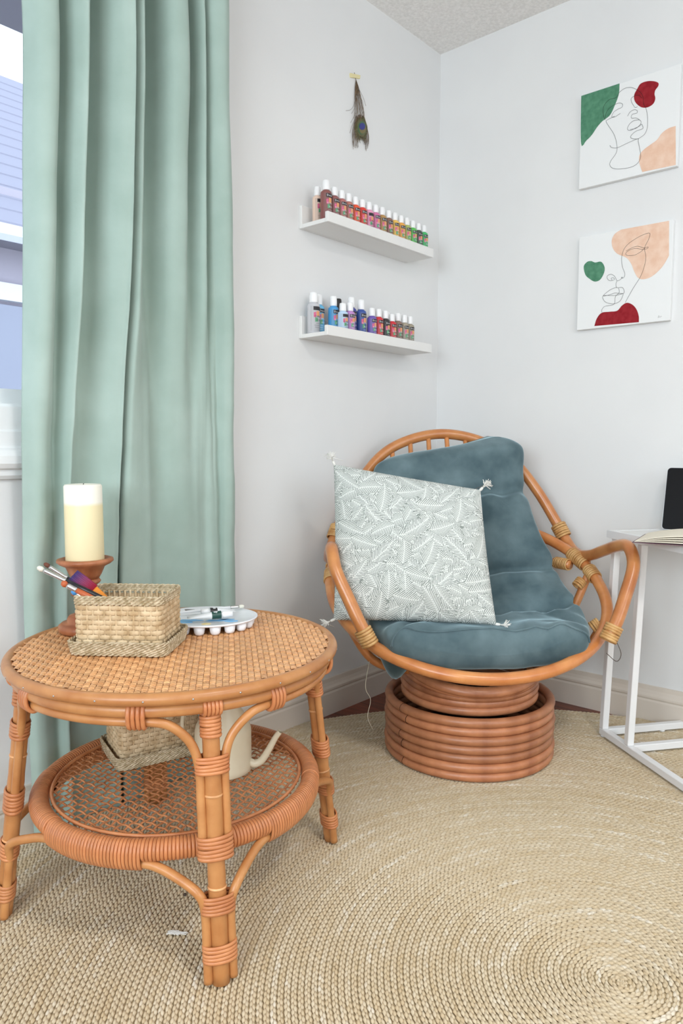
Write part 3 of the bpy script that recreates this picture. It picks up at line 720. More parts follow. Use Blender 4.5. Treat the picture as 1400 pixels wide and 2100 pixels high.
def paint_tube(u0, v0, u1, v1, z, label, band):
    t = thing('paint_tube', label, 'paint tube')
    c, s_ = 0.657, -0.754; rot = lambda u, v: (PC[0] + u * c - v * s_, PC[1] + u * s_ + v * c)
    p0 = (*rot(u0, v0), TS + z); p1 = (*rot(u1, v1), TS + z + 0.002)
    M, L_ = frame_from(p0, p1, (0, 0, 1)); t.matrix_world = M
    n2 = 14; an2 = np.linspace(0, 2 * PI, 18, endpoint=False)
    zs_ = np.linspace(0, L_ * 0.76, n2); V = []
    for q in zs_:
        f = q / zs_[-1]; a_, b2 = 0.0085 * (1.15 - 0.15 * f), 0.0006 + 0.0078 * min(1, f * 1.25) ** 0.8
        V.append(np.stack([a_ * np.cos(an2), b2 * np.sin(an2), np.full(18, q)], 1))
    V = np.concatenate(V); F = [(i * 18 + k, i * 18 + (k + 1) % 18, (i + 1) * 18 + (k + 1) % 18, (i + 1) * 18 + k) for i in range(n2 - 1) for k in range(18)] + [tuple(range(18))[::-1], tuple((n2 - 1) * 18 + k for k in range(18))]
    mk('tube_body', V, F, 'tube_white', t)
    bd = []
    for f0, f1 in ((0.70, 0.98),):
        q0, q1 = zs_[-1] * f0, zs_[-1] * f1; V = []
        for q in (q0, q1):
            f = q / zs_[-1]; a_, b2 = 0.0087 * (1.15 - 0.15 * f), 0.0002 + 0.0006 + 0.0079 * min(1, f * 1.25) ** 0.8
            V.append(np.stack([a_ * np.cos(an2), b2 * np.sin(an2), np.full(18, q)], 1))
        bd.append((np.concatenate(V), [(k, (k + 1) % 18, 18 + (k + 1) % 18, 18 + k) for k in range(18)]))
    mk('label_band', *join(bd), band, t)
    mk('cap', *lathe([(0.0062, L_ * 0.76), (0.0062, L_ * 0.78), (0.0072, L_ * 0.79), (0.0066, L_), (0.001, L_)], 18), 'plastic_cap', t)
    return t
paint_tube(-0.030, -0.050, 0.060, -0.018, PAZ + 0.0085, 'paint tube with dark green band on the palette', 'tube_green')
paint_tube(0.060, 0.020, -0.010, -0.004, PAZ + 0.0085, 'white paint tube with black band on the palette', 'plastic_black')
pb_ = round_brush((PC[0] + 0.657 * -0.085 + 0.754 * 0.0, PC[1] + 0.754 * 0.085, TS + PAZ + 0.006), (PC[0] + 0.657 * 0.075 + 0.754 * 0.062, PC[1] - 0.754 * 0.075 + 0.657 * 0.062, TS + PAZ + 0.009), 'clear pale brush lying across the white palette', 'tube_white', 'bristle_white', 0.012, 0.02, 0.0035)
del pb_['group']

# ------------------------------------------------------------------ watering can on the lower shelf
WC = (0.930, 1.134, SS - 0.001)
wc = thing('watering_can', 'cream enamel watering can with thin curved spout on the lower shelf', 'watering can', WC)
mk('body', *lathe([(0.001, 0), (0.054, 0), (0.058, 0.003), (0.0575, 0.012), (0.0575, 0.085), (0.055, 0.096), (0.034, 0.135), (0.033, 0.150), (0.035, 0.152), (0.033, 0.1545), (0.030, 0.150), (0.030, 0.138), (0.050, 0.096), (0.052, 0.02), (0.001, 0.018)], 44), 'enamel_cream', wc)
sp0 = np.array([0.657, -0.754]); sf = np.array([0.6, -0.8])
P = spline([(*(sf * 0.054), 0.018), (*(sf * 0.066), 0.014), (*(sf * 0.080), 0.022), (*(sf * 0.094), 0.044), (*(sf * 0.108), 0.070), (*(sf * 0.118), 0.084)], 26)
mk('spout', *tube(P, np.linspace(0.0085, 0.0055, 26), 12, caps=False), 'enamel_cream', wc)
V, F = lathe([(0.0045, 0), (0.0001, 0.0004)], 12); 
mk('spout_mouth', V @ np.array(Matrix.Rotation(0.6, 3, Vector((-sf[1], sf[0], 0)).normalized())).T + P[-1] - np.array([0.002 * sf[0], 0.002 * sf[1], 0.003]), F, 'dark_hole', wc)
P = spline([(*(-sf * 0.033), 0.140), (*(-sf * 0.060), 0.150), (*(-sf * 0.082), 0.115), (*(-sf * 0.082), 0.070), (*(-sf * 0.056), 0.040)], 30)
mk('handle', *tube(P, 0.0042, 8), 'enamel_cream', wc)

# ------------------------------------------------------------------ rattan swivel chair (local: x = its right as seen from the room, y = facing direction)
CB = (1.804, 1.081); CROT = math.atan2(-0.711, 0.7032)
# local axes: s = (0.7032,-0.711) sideways, g = (-0.711,-0.7032) forward -> mirrored pair, so place points through cl()
Sx = np.array([0.7032, -0.711]); Gx = np.array([-0.711, -0.7032])
def cl_(P):
    P = np.asarray(P, float); return np.concatenate([P[..., :1] * Sx + P[..., 1:2] * Gx, P[..., 2:3]], -1)
chair = thing('swivel_chair', 'orange rattan swivel armchair with round coiled base in the corner', 'chair', (CB[0], CB[1], 0))
zb = 0.0105
for k in range(7):
    wob = 0.002 * math.sin(k * 2.1)
    o = mk('base_ring', *ring(0.231 + wob, 0.0127, 0, 96, 12), 'rattan_brown', chair); o.location = (0, 0, zb + 0.0125 + k * 0.0243)
for k in range(7):   # the butt joint where each bent pole closes
    a = math.radians(164 + 4 * math.sin(k * 1.7)); 
    V, F = binding((0.231 * math.cos(a), 0.231 * math.sin(a), zb + 0.0125 + k * 0.0243), (-math.sin(a), math.cos(a), 0), 0.0126, 1, 0.001, 0.0008)
    mk('pole_joint', V, F, 'dark_hole', chair)
mk('base_core', *lathe([(0.001, zb + 0.02), (0.214, zb + 0.02), (0.214, zb + 0.03), (0.06, zb + 0.035), (0.06, zb + 0.20), (0.001, zb + 0.20)], 40), 'dark_hole', chair)
for k in range(5):
    tilt = (0, 0.03, 0.09, 0.17, 0.27)[k]
    V, F = ring((0.184, 0.185, 0.187, 0.191, 0.197)[k], 0.0135, 0, 84, 12)
    V = V + np.array([0, 0, 0.184 + k * 0.0262])
    L3 = np.stack([V[:, 0], V[:, 1], V[:, 2] - V[:, 1] * math.tan(tilt) * 0.9 + 0.0], 1)
    mk('seat_ring', cl_(L3), F, 'rattan_brown', chair)
# seat hoop (tilted, rising to the back)
tl = 0.46; cy, cz, ra, rb = -0.044, 0.480, 0.400, 0.384
def hoop(t, f=1.0, dz=0.0):
    u = ra * f * math.sin(t) * (1 + 0.06 * max(0, -math.cos(t)) * abs(math.sin(t))); v = rb * f * math.cos(t)
    return np.array([u, cy + v * math.cos(tl), cz - v * math.sin(tl) + dz])
PR = 0.0165
mk('seat_hoop', *tube(cl_(np.array([hoop(t) for t in np.linspace(0, 2 * PI, 120, endpoint=False)])), PR, 14, True), 'rattan_orange', chair)
# back arch running on into the arms: one bent pole
half = [(0, -.425, .932), (.095, -.415, .918), (.185, -.398, .880), (.250, -.375, .822), (.312, -.342, .733), (.362, -.302, .635), (.388, -.262, .570), (.398, -.205, .547), (.402, -.12, .556), (.404, -.03, .583), (.404, .060, .609), (.406, .115, .617), (.404, .152, .600), (.396, .178, .563), (.363, .205, .490), (.335, .222, .430), (.312, .226, .392)]
arch = [(-x, y, z) for x, y, z in half[:0:-1]] + half
mk('back_arch', *tube(cl_(spline(arch, 200)), PR + 0.0005, 14), 'rattan_orange', chair)
# upright spindles of the back and the second, lower back hoop
for u in (-.235, -.175, -.113, -.050, .013, .076, .139, .20):
    zt2 = np.interp(abs(u), [0, .095, .185, .25], [.932, .918, .880, .822]); yt = -.425 + abs(u) * .1
    zl = 0.60
    P = spline([(u, yt, zt2), (u * 1.0, yt + 0.03, zt2 - 0.08), (u * .95, -.375, .73), (u * .9, -.36, zl)], 16)
    mk('spindle', *tube(cl_(P), 0.008, 8), 'rattan_orange', chair)
low = [(-.355, -.16, .52), (-.30, -.25, .52), (-.16, -.34, .545), (0, -.37, .555), (.16, -.34, .545), (.30, -.25, .52), (.355, -.16, .52)]
mk('back_hoop', *tube(cl_(spline(low, 60)), 0.0135, 12), 'rattan_orange', chair)
# ribs from the swivel ring up to the hoop
for sgn in (-1, 1):
    for t0, r0 in ((1.15, 0.165), (1.75, 0.165), (2.3, 0.16)):
        h = hoop(t0)
        end = np.array([math.sin(t0) * r0, math.cos(t0) * r0, 0.275 - 0.04 * math.cos(t0)])
        mid = (h + end) / 2 + np.array([0.03 * math.sin(t0), 0.03 * math.cos(t0), -0.035])
        P = spline([h, mid, end], 24); P[:, 0] *= sgn
        mk('rib', *tube(cl_(P), 0.0125, 10), 'rattan_orange', chair)
# cane bindings at the joints
def bind(p, q, rad, turns, pitch, m='cane_tan', rope=None, name='cane_binding'):
    p = np.array(p, float); q = np.array(q, float)
    for sgn in (-1, 1):
        f = np.array([sgn, 1, 1])
        mk(name, *binding(cl_(p * f), cl_((p + q) * f) - cl_(p * f), rad, turns, pitch, rope), m, chair)
bind((.322, .222, .402), np.array((.312, .226, .392)) - np.array((.345, .218, .455)), 0.0215, 6, 0.0075)
bind((.372, -.290, .612), np.array((.388, -.262, .570)) - np.array((.352, -.311, .660)), 0.0230, 6, 0.0075)
h1, h2 = hoop(2.02), hoop(1.82); bind((h1 + h2) / 2, h2 - h1, 0.0195, 9, 0.0078)
h1, h2 = hoop(1.80), hoop(1.62); bind((h1 + h2) / 2, h2 - h1, 0.0192, 6, 0.0078)
bind((.340, -.185, .52), (.03, .06, 0), 0.0165, 8, 0.007)
h = hoop(1.75); e_ = np.array([math.sin(1.75) * .165, math.cos(1.75) * .165, .28]); bind(h + (e_ - h) * 0.16, e_ - h, 0.0158, 4, 0.007)
h = hoop(1.15); e_ = np.array([math.sin(1.15) * .165, math.cos(1.15) * .165, .26]); bind(h + (e_ - h) * 0.14, e_ - h, 0.0158, 4, 0.007)
# loose tie string by the right arm joint
P = spline(cl_(np.array([(.330, .235, .385), (.335, .255, .355), (.310, .285, .345), (.285, .280, .365)])), 24)
mk('tie_string', *tube(P, 0.0009, 5), 'seed_dark', chair)

# ------------------------------------------------------------------ velvet seat cushion, quilted in sections
cush = thing('seat_cushion', 'blue grey velvet cushion pad lining the rattan armchair', 'cushion', (CB[0], CB[1], 0))
rows = np.array([  # y, z, centre u, half width, half thickness, tilt of left side
    (-.366, .886, .012, .222, .050, .030), (-.340, .826, .000, .247, .074, .026), (-.305, .762, -.005, .243, .052, .012), (-.262, .690, .000, .243, .064, 0),
    (-.222, .610, .006, .252, .064, 0), (-.175, .520, .010, .272, .058, 0), (-.110, .440, .005, .292, .050, 0), (.000, .388, .000, .300, .044, 0),
    (.110, .366, .000, .300, .046, 0), (.205, .364, .000, .272, .058, 0), (.262, .358, .000, .236, .055, 0)])
NS, NT = 150, 84
sp_ = spline(np.concatenate([rows, np.linspace(0, 1, len(rows))[:, None]], 1), NS)
s = sp_[:, 6]; Lr = np.concatenate([[0], np.cumsum(np.linalg.norm(np.diff(sp_[:, :2], axis=0), axis=1))]); Ln = Lr[-1]
Tg = np.gradient(sp_[:, :2], axis=0); Tg /= np.linalg.norm(Tg, axis=1)[:, None]; Nn = np.stack([-Tg[:, 1], Tg[:, 0]], 1)   # normal points to the sitter
Nn *= np.sign(Nn[:, :1] + 1e-9) if False else 1
if Nn[NS // 2, 0] < 0: Nn = -Nn
seams = [0.205, 0.50, 0.735]
V = np.zeros((NS, NT, 3))
th = np.linspace(0, 2 * PI, NT, endpoint=False)
for i in range(NS):
    y, z, uc, hw_, hh, tilt = sp_[i, :6]
    de = Lr[i] if Lr[i] < Ln / 2 else (Ln - Lr[i]) * 1.8; endf = min(1.0, de / 0.055); endf = math.sqrt(max(0.0, 1 - (1 - endf) ** 2))
    cut = 1.0
    for sm_ in seams: cut -= 0.60 * math.exp(-((Lr[i] / Ln - sm_) / 0.022) ** 2)
    wcut = 1.0 - 0.035 * (1 - cut) / 0.60
    for j in range(NT):
        c, s_ = math.cos(th[j]), math.sin(th[j])
        uu = math.copysign(abs(c) ** 0.55, c); vv = math.copysign(abs(s_) ** 0.75, s_)
        wv = hw_ * (0.55 + 0.45 * endf if de < 0.055 else 1) * wcut
        u = uc + wv * uu
        t_ = hh * endf * cut * vv * (1 if s_ > 0 else 1 - 0.15 * min(1, max(0, (Lr[i] / Ln - 0.62) / 0.2)))
        bowl = 0.055 * uu * uu * (0.35 + 0.65 * min(1, max(0, (Lr[i] / Ln - 0.1) / 0.5))) * (1 - 0.75 * max(0, (Lr[i] / Ln - 0.72) / 0.28))
        n1 = mnoise.noise(Vector((u * 7, Lr[i] * 9, 1.7))); n2 = mnoise.noise(Vector((u * 22, Lr[i] * 10, 5.1)))
        near = sum(math.exp(-((Lr[i] / Ln - q) / 0.06) ** 2) for q in seams)
        t_ += (0.012 * n1 + 0.013 * n2 * (0.3 + near)) * endf * (1 if s_ > 0 else 0.3)
        fz = max(0.0, (Lr[i] / Ln - 0.66) / 0.34)
        t_ += 0.013 * fz * math.sin(u * 62 + 5 * n1 + 1.5 * math.sin(Lr[i] * 30)) * endf * (1 if s_ > 0 else 0.2) * (0.5 + 0.5 * mnoise.noise(Vector((u * 6, 3.3, Lr[i] * 4))))
        if s_ < 0: t_ -= 0.105 * math.exp(-((u + 0.235) / 0.05) ** 2 - ((y - 0.11) / 0.06) ** 2)
        V[i, j] = (u, y + Nn[i, 0] * (t_ + bowl), z + Nn[i, 1] * (t_ + bowl) + tilt * uu)
Vc = cl_(V).reshape(-1, 3)
F = [(i * NT + k, i * NT + (k + 1) % NT, (i + 1) * NT + (k + 1) % NT, (i + 1) * NT + k) for i in range(NS - 1) for k in range(NT)]
F += [tuple(range(NT))[::-1], tuple((NS - 1) * NT + k for k in range(NT))]
cpad = mk('pad', Vc, F, 'velvet', cush)
# piping along the front edge
i0 = NS - 9
pp = [V[i0, j] + np.array([0, 0.004, 0.001]) for j in range(0, NT // 2 + 1)]
mk('piping', *tube(cl_(np.array(pp)), 0.0028, 6), 'velvet', cush)
P = spline(cl_(np.array([(-.300, .10, .31), (-.315, .13, .24), (-.300, .12, .20), (-.31, .14, .16), (-.295, .13, .12)])), 30)
mk('tie_string', *tube(P, 0.0008, 5), 'thread', cush)

# ------------------------------------------------------------------ fern print pillow with tassels
pil = thing('throw_pillow', 'square pale pillow with grey fern leaf print and corner tassels', 'pillow', (1.58, 1.13, 0))
c0 = np.array([1.58, 1.13, 0])
PTL = np.array([1.5183, 1.3535, 0.8396]); PTR = np.array([1.7654, 1.0299, 0.7689]); PBR = np.array([1.6728, 0.9212, 0.4236]); PBL = np.array([1.4231, 1.2691, 0.4267])
def pillow_face(n, side):
    g = np.linspace(-1, 1, n); U, W = np.meshgrid(g, g)
    # edges drawn in between the pointed corners
    e = 0.02
    Us = U * (1 - e * (1 - W ** 2)); Ws = W * (1 - e * (1 - U ** 2))
    a = (Us[..., None] + 1) / 2; b_ = (Ws[..., None] + 1) / 2
    P = (PBL * (1 - a) + PBR * a) * (1 - b_) + (PTL * (1 - a) + PTR * a) * b_
    nv = np.cross(PBR - PBL, PTL - PBL); nv /= np.linalg.norm(nv)
    if nv[0] > 0: nv = -nv
    hgt = 0.078 * np.clip((1 - U ** 2) * (1 - W ** 2), 0, 1) ** 0.42
    wr = np.array([[mnoise.noise(Vector((u * 2.5, w_ * 2.5, 2.0 + side))) for u in g[::8]] for w_ in g[::8]])
    k = np.arange(n) / 8.0; k = np.minimum(k, wr.shape[0] - 1.001); ki = k.astype(int); kf = k - ki
    w2 = wr[ki][:, ki] * (1 - kf)[:, None] * (1 - kf)[None] + wr[np.minimum(ki + 1, len(wr) - 1)][:, ki] * kf[:, None] * (1 - kf)[None] + wr[ki][:, np.minimum(ki + 1, len(wr) - 1)] * (1 - kf)[:, None] * kf[None] + wr[np.minimum(ki + 1, len(wr) - 1)][:, np.minimum(ki + 1, len(wr) - 1)] * kf[:, None] * kf[None]
    hgt = hgt * (1 + 0.12 * w2)
    return P + side * nv * hgt[..., None] - c0, U, W
NF = 440
Pf, U, W = pillow_face(NF, 1)
val = np.zeros((NF, NF)) ; prng = np.random.default_rng(11)
xs = U * 0.215; ysq = W * 0.215
fr = []
for iy in range(-9, 10):
    for ix in range(-9, 10):
        fr.append((ix * 0.031 + (iy % 2) * 0.0155 + prng.normal(0, 0.005), iy * 0.031 + prng.normal(0, 0.005), prng.choice([0.9, 2.3, 1.5, 0.35, -0.5, 3.6]) + prng.normal(0, 0.2), prng.uniform(0.070, 0.090)))
prng.shuffle(fr)
for fx, fy, fa, fl2 in fr:
    dx, dy = xs - fx, ysq - fy
    lx = dx * math.cos(fa) + dy * math.sin(fa) + fl2 / 2; ly = -dx * math.sin(fa) + dy * math.cos(fa)
    ly = ly - 0.5 * (lx - fl2 / 2) ** 2 * 4.0
    q = lx / fl2; wid = 0.027 * np.clip(np.sin(np.clip(q, 0, 1) * PI) ** 0.6, 0, 1) * (1.05 - 0.45 * q)
    ph = (lx - np.abs(ly) * 0.95) / 0.0058
    jag = np.sin(np.floor(ph) * 12.9898 + fx * 400 + np.sign(ly) * 2.1) * 43758.5453; jag = jag - np.floor(jag)
    inside = (q > 0) & (q < 1) & (np.abs(ly) < wid * (0.72 + 0.5 * jag))
    f = ph - np.floor(ph)
    leaf = np.where((f < 0.68 - 0.26 * np.abs(ly) / np.maximum(wid, 1e-4)) | (np.abs(ly) < 0.0013), 1.0, 0.0)
    val = np.where(inside, leaf, val)
base_c = np.array(lin(140, 147, 142)[:3]); leaf_c = np.array(lin(226, 229, 225)[:3])
colr = np.ones((NF * NF, 4)); colr[:, :3] = base_c + (leaf_c - base_c) * val.reshape(-1, 1)
V, F = grid(Pf); mk('front', V, F, 'fern_print', pil, col=colr)
Pb, U2, W2 = pillow_face(80, -1); V, F = grid(Pb)
mk('back', V, F[:, ::-1], 'tassel', pil)
for cpt, dr in ((PTL, (-0.25, 0.25, 0.9)), (PTR, (0.4, -0.5, 0.7)), (PBR, (0.55, -0.75, -0.1)), (PBL, (-0.6, 0.5, -0.3))):
    dr = np.array(dr); dr /= np.linalg.norm(dr); st = []
    cpt = cpt + (np.mean([PTL, PTR, PBR, PBL], 0) - cpt) * 0.012
    for k in range(44):
        v = dr + prng.normal(0, 0.38, 3); v /= np.linalg.norm(v); ln = prng.uniform(0.018, 0.032)
        p1 = cpt - c0 + dr * 0.010
        st.append(tube([p1, p1 + dr * ln * 0.4 + v * ln * 0.2, p1 + v * ln], 0.0010, 4))
    st.append(tube([cpt - c0 - dr * 0.004, cpt - c0 + dr * 0.006, cpt - c0 + dr * 0.012], [0.003, 0.0042, 0.0032], 8))
    mk('tassel', *join(st), 'tassel', pil)

# ------------------------------------------------------------------ picture ledges
def ledge(x0, x1, z0, label):
    t = thing('picture_ledge', label, 'shelf', (x0, Y1, z0))
    ln = x1 - x0
    mk('back_board', *bevel(*box((ln / 2, -0.006, 0.034), (ln, 0.012, 0.068)), 0.0012, 1), 'white_lacquer', t, smooth=False)
    mk('bottom_board', *bevel(*box((ln / 2, -0.059, 0.006), (ln, 0.0935, 0.012)), 0.0010, 1), 'white_lacquer', t, smooth=False)
    mk('front_lip', *bevel(*box((ln / 2, -0.112, 0.015), (ln, 0.012, 0.030)), 0.0012, 1), 'white_lacquer', t, smooth=False)
ledge(1.624, 2.172, 1.545, 'white picture ledge with reddish to green paint bottles, the upper one')
ledge(1.620, 2.168, 1.218, 'white picture ledge with blue to taupe paint bottles, the lower one')

# ------------------------------------------------------------------ paint bottles
def text_mesh(body, size):
    cu = bpy.data.curves.new('txt', 'FONT'); cu.body = body; cu.size = size; cu.resolution_u = 1; cu.align_x = 'LEFT'
    o = bpy.data.objects.new('txt', cu); COL.objects.link(o)
    dg = bpy.context.evaluated_depsgraph_get(); me = o.evaluated_get(dg).to_mesh()
    V = np.array([v.co[:2] for v in me.vertices]); F = [tuple(p.vertices) for p in me.polygons]
    o.evaluated_get(dg).to_mesh_clear(); bpy.data.objects.remove(o); bpy.data.curves.remove(cu)
    return V, F
def wrapc(uv, r):
    """flat (s, z) -> on a cylinder of radius r, s = 0 faces -y"""
    uv = np.asarray(uv, float); a = uv[:, 0] / r - PI / 2
    return np.stack([r * np.cos(a), r * np.sin(a), uv[:, 1]], 1)
def patch(s0, s1, z0, z1, r, n=8, wob=0.0):
    s = np.linspace(s0, s1, n); V = np.concatenate([np.c_[s, z0 + wob * np.sin(s * 900)], np.c_[s, z1 + wob * np.cos(s * 700)]])
    return wrapc(V, r), [(i, i + 1, n + i + 1, n + i) for i in range(n - 1)]
LET = {}
def lettering(r, h):
    key = (round(r, 4), round(h, 4))
    if key in LET: return LET[key]
    out = []; lw = r * 1.25; zl0, zl1 = h * 0.06, h * 0.66; H_ = zl1 - zl0
    for body, size, s0, z in (('DecoArt', r * 0.46, -r * 0.72, zl0 + H_ * 0.86), ("Crafter's", r * 0.40, -r * 0.70, zl0 + H_ * 0.55), ('ACRYLIC', r * 0.36, -r * 0.35, zl0 + H_ * 0.40),
                              ('ACRYLIC PAINT', r * 0.17, -r * 0.45, zl0 + H_ * 0.28), ('PEINTURE ACRYLIQUE', r * 0.17, -r * 0.7, zl0 + H_ * 0.20), ('PINTURA ACRILICA', r * 0.17, -r * 0.6, zl0 + H_ * 0.12)):
        V, F = text_mesh(body, size)
        out.append((wrapc(V + np.array([s0, z]), r + 0.0007), F))
    V, F = join(out); me = bpy.data.meshes.new('lettering'); me.from_pydata([tuple(v) for v in V], [], F)
    LET[key] = me; return me
BODY = {}
def bottle(x, y, z, r, h, rgb, label, cap='plastic_cap', letters='label_white', clear=False, rot=0.0):
    t = thing('paint_bottle', label, 'bottle', (x, y, z), rot, 'paint bottles on the ledges')
    key = 'paint_%d_%d_%d' % rgb
    if key not in MATS: mat(key, lin(*rgb), 0.35, 0.5)
    hb = h * 0.74
    mk('body', *lathe([(0.001, 0), (r * 0.9, 0), (r, h * 0.015), (r, hb * 0.90), (r * 0.93, hb * 0.96), (r * 0.62, hb), (r * 0.55, hb + h * 0.02), (0.001, hb + h * 0.02)], 24), key, t)
    cp_ = mk('cap', *lathe([(r * 0.66, hb + h * 0.012), (r * 0.68, hb + h * 0.02), (r * 0.66, h * 0.90), (r * 0.60, h * 0.985), (r * 0.5, h), (0.001, h)], 24), cap, t)
    zl0, zl1 = h * 0.06, h * 0.66; H_ = zl1 - zl0
    darker = tuple(int(c * 0.80 + 20) for c in rgb); dk = 'print_%d_%d_%d' % darker
    if dk not in MATS: mat(dk, lin(*darker), 0.45)
    lb = mk('label', *patch(-r * 1.35, r * 1.35, zl0, zl1, r + 0.0002, 16), dk, t)
    lb['label'] = 'printed wrap label'
    mk('header_band', *patch(-r * 0.85, r * 1.1, zl0 + H_ * 0.82, zl0 + H_ * 0.97, r + 0.0004, 12), 'print_dark', lb)
    mk('pink_splash', *patch(-r * 0.80, -r * 0.40, zl0 + H_ * 0.54, zl0 + H_ * 0.74, r + 0.0004, 8, 0.0006), 'print_pink', lb)
    mk('orange_splash', *patch(-r * 0.34, r * 0.32, zl0 + H_ * 0.60, zl0 + H_ * 0.79, r + 0.0005, 8, 0.0006), 'print_orange', lb)
    mk('green_splash', *patch(-r * 0.58, -r * 0.08, zl0 + H_ * 0.36, zl0 + H_ * 0.53, r + 0.0004, 8, 0.0006), 'print_green', lb)
    lo = ob('lettering', lettering(r, h).copy(), lb); lo.data.materials.append(MATS[letters])
    return t
ORD = ['first', 'second', 'third', 'fourth', 'fifth', 'sixth', 'seventh', 'eighth', 'ninth', 'tenth', 'eleventh', 'twelfth', 'thirteenth', 'fourteenth', 'fifteenth', 'sixteenth', 'seventeenth']
upper = [(1.655, 1.540, .0150, .108, (236, 206, 186), 'cream'), (1.650, 1.500, .0170, .116, (140, 84, 80), 'dark mauve brown'), (1.683, 1.497, .0155, .104, (146, 88, 86), 'mauve brown'), (1.716, 1.497, .0155, .103, (182, 112, 108), 'dusty rose'),
         (1.748, 1.497, .0155, .102, (186, 118, 104), 'terracotta rose'), (1.780, 1.497, .0155, .1, (240, 88, 52), 'orange red'), (1.814, 1.497, .0155, .1, (224, 62, 50), 'bright red'), (1.847, 1.497, .0155, .101, (236, 158, 190), 'light pink'),
         (1.881, 1.497, .0155, .101, (214, 122, 166), 'mauve pink'), (1.915, 1.497, .0155, .101, (184, 142, 84), 'tan gold'), (1.949, 1.497, .0155, .099, (140, 100, 84), 'brown'), (1.983, 1.497, .0155, .100, (244, 196, 92), 'yellow'),
         (2.017, 1.497, .0155, .099, (238, 170, 74), 'amber yellow'), (2.050, 1.497, .0155, .099, (176, 188, 104), 'olive green'), (2.084, 1.497, .0155, .097, (98, 200, 92), 'leaf green'), (2.117, 1.497, .0155, .096, (74, 88, 74), 'dark green'),
         (2.150, 1.497, .0155, .097, (70, 190, 108), 'emerald green')]
for k, (x, y, r, h, c, nm) in enumerate(upper):
    bottle(x, y, 1.5572, r, h, c, '%s bottle with white cap, %s from the left on the upper ledge' % (nm, ORD[k]), letters='label_white' if sum(c) < 560 else 'print_dark')
lower = [(1.642, 1.545, .0190, .124, (204, 204, 208), 'silver grey', 0), (1.684, 1.563, .0180, .126, (112, 192, 232), 'sky blue', 0), (1.717, 1.531, .0165, .122, (78, 158, 214), 'mid blue', 0), (1.772, 1.560, .0170, .126, (40, 38, 40), 'black', 1),
         (1.724, 1.4985, .0162, .098, (192, 218, 242), 'pale blue', 0), (1.758, 1.499, .0160, .104, (192, 138, 200), 'lilac', 0), (1.795, 1.525, .0170, .130, (66, 70, 158), 'indigo', 0), (1.832, 1.515, .0170, .126, (62, 88, 160), 'navy blue', 0),
         (1.866, 1.498, .0155, .103, (112, 92, 176), 'violet', 0), (1.901, 1.498, .0155, .105, (210, 50, 60), 'scarlet', 0), (1.937, 1.498, .0155, .104, (46, 42, 44), 'charcoal', 0), (2.012, 1.548, .0150, .118, (70, 66, 66), 'dark grey', 0),
         (1.972, 1.498, .0155, .098, (216, 48, 58), 'crimson', 0), (2.015, 1.505, .0155, .108, (140, 112, 98), 'taupe brown', 0), (2.049, 1.503, .0155, .106, (168, 158, 140), 'greige', 0), (2.084, 1.505, .0155, .106, (160, 150, 130), 'sand taupe', 0)]
wh = {0: 'leftmost on', 1: 'second from the left on', 2: 'third from the left on', 3: 'behind the front row on', 4: 'in front of the black cap on', 5: 'right of the pale blue one on', 6: 'right of the lilac one on', 7: 'right of the indigo one on',
      8: 'right of the navy one on', 9: 'right of the violet one on', 10: 'between the two red ones on', 11: 'in the back row on', 12: 'right of the charcoal one on', 13: 'third from the right on', 14: 'second from the right on', 15: 'rightmost on'}
for k, (x, y, r, h, c, nm, bc) in enumerate(lower):
    bottle(x, y, 1.2302, r, h, c, '%s bottle with %s cap, %s the lower ledge' % (nm, 'black' if bc else 'white', wh[k]), 'plastic_black' if bc else 'plastic_cap', letters='label_white' if sum(c) < 560 else 'print_dark')

# ------------------------------------------------------------------ peacock feather taped to the wall
def fpt(zx, zy, off=0.003):   # feather drawing (8.75 units = 1 cell) -> wall position
    return np.array([1.8812 + (zx - 580) * 0.000292, Y1 - off, 2.0860 - (zy - 280) * 0.0001687 + (zx - 580) * 0.00009])
fe = thing('peacock_feather', 'small brown peacock feather with blue eye taped to the wall', 'feather', tuple(fpt(600, 370)))
fo = fpt(600, 370)
def fl_tube(P, r, m, name, n=14):
    Q = spline([fpt(a, b_, c) for a, b_, c in P], n) - fo
    return mk(name, *tube(Q, r, 5), m, fe)
fl_tube([(572, 258, .003), (595, 370, .003), (650, 560, .004), (705, 860, .005), (735, 1010, .005), (720, 1180, .006)], 0.0009, 'barb_brown', 'quill', 24)
frng = np.random.default_rng(3)
def barbs(n, fn, m, r0=0.0006):
    out = []
    for k in range(n):
        P = spline([fpt(*p) for p in fn(k / max(n - 1, 1))], 9) - fo
        out.append(tube(P, r0 * np.linspace(1.2, 0.6, 9), 4))
    o = mk('barbs', *join(out), m, fe); o['kind'] = 'stuff'
nz = lambda s_: frng.normal(0, s_)
barbs(26, lambda t: [(600 + 6 * t, 380 + 40 * t, .003), (585 + 70 * t + nz(6), 640 + nz(40), .004), (575 + 140 * t + nz(10), 900 + nz(40), .005), (560 + 170 * t + nz(14), 1120 + nz(50), .005)], 'barb_brown')
barbs(46, lambda t: [(600 + 130 * t + nz(8), 1060 + nz(30), .005), (560 + 225 * t + nz(8), 1230 + nz(20), .005), (528 + 290 * t + nz(8), 1420 + nz(20), .005), (545 + 275 * t + nz(12), 1560 + 90 * math.sin(t * 9) + nz(35), .004)], 'barb_brown', 0.0008)
barbs(40, lambda t: [(640 + 90 * t, 1110 + nz(15), .006), (575 + 210 * t, 1240 + nz(15), .006), (590 + 190 * t, 1380 + nz(15), .006), (620 + 140 * t + nz(10), 1480 + nz(30), .005)], 'barb_olive', 0.0009)
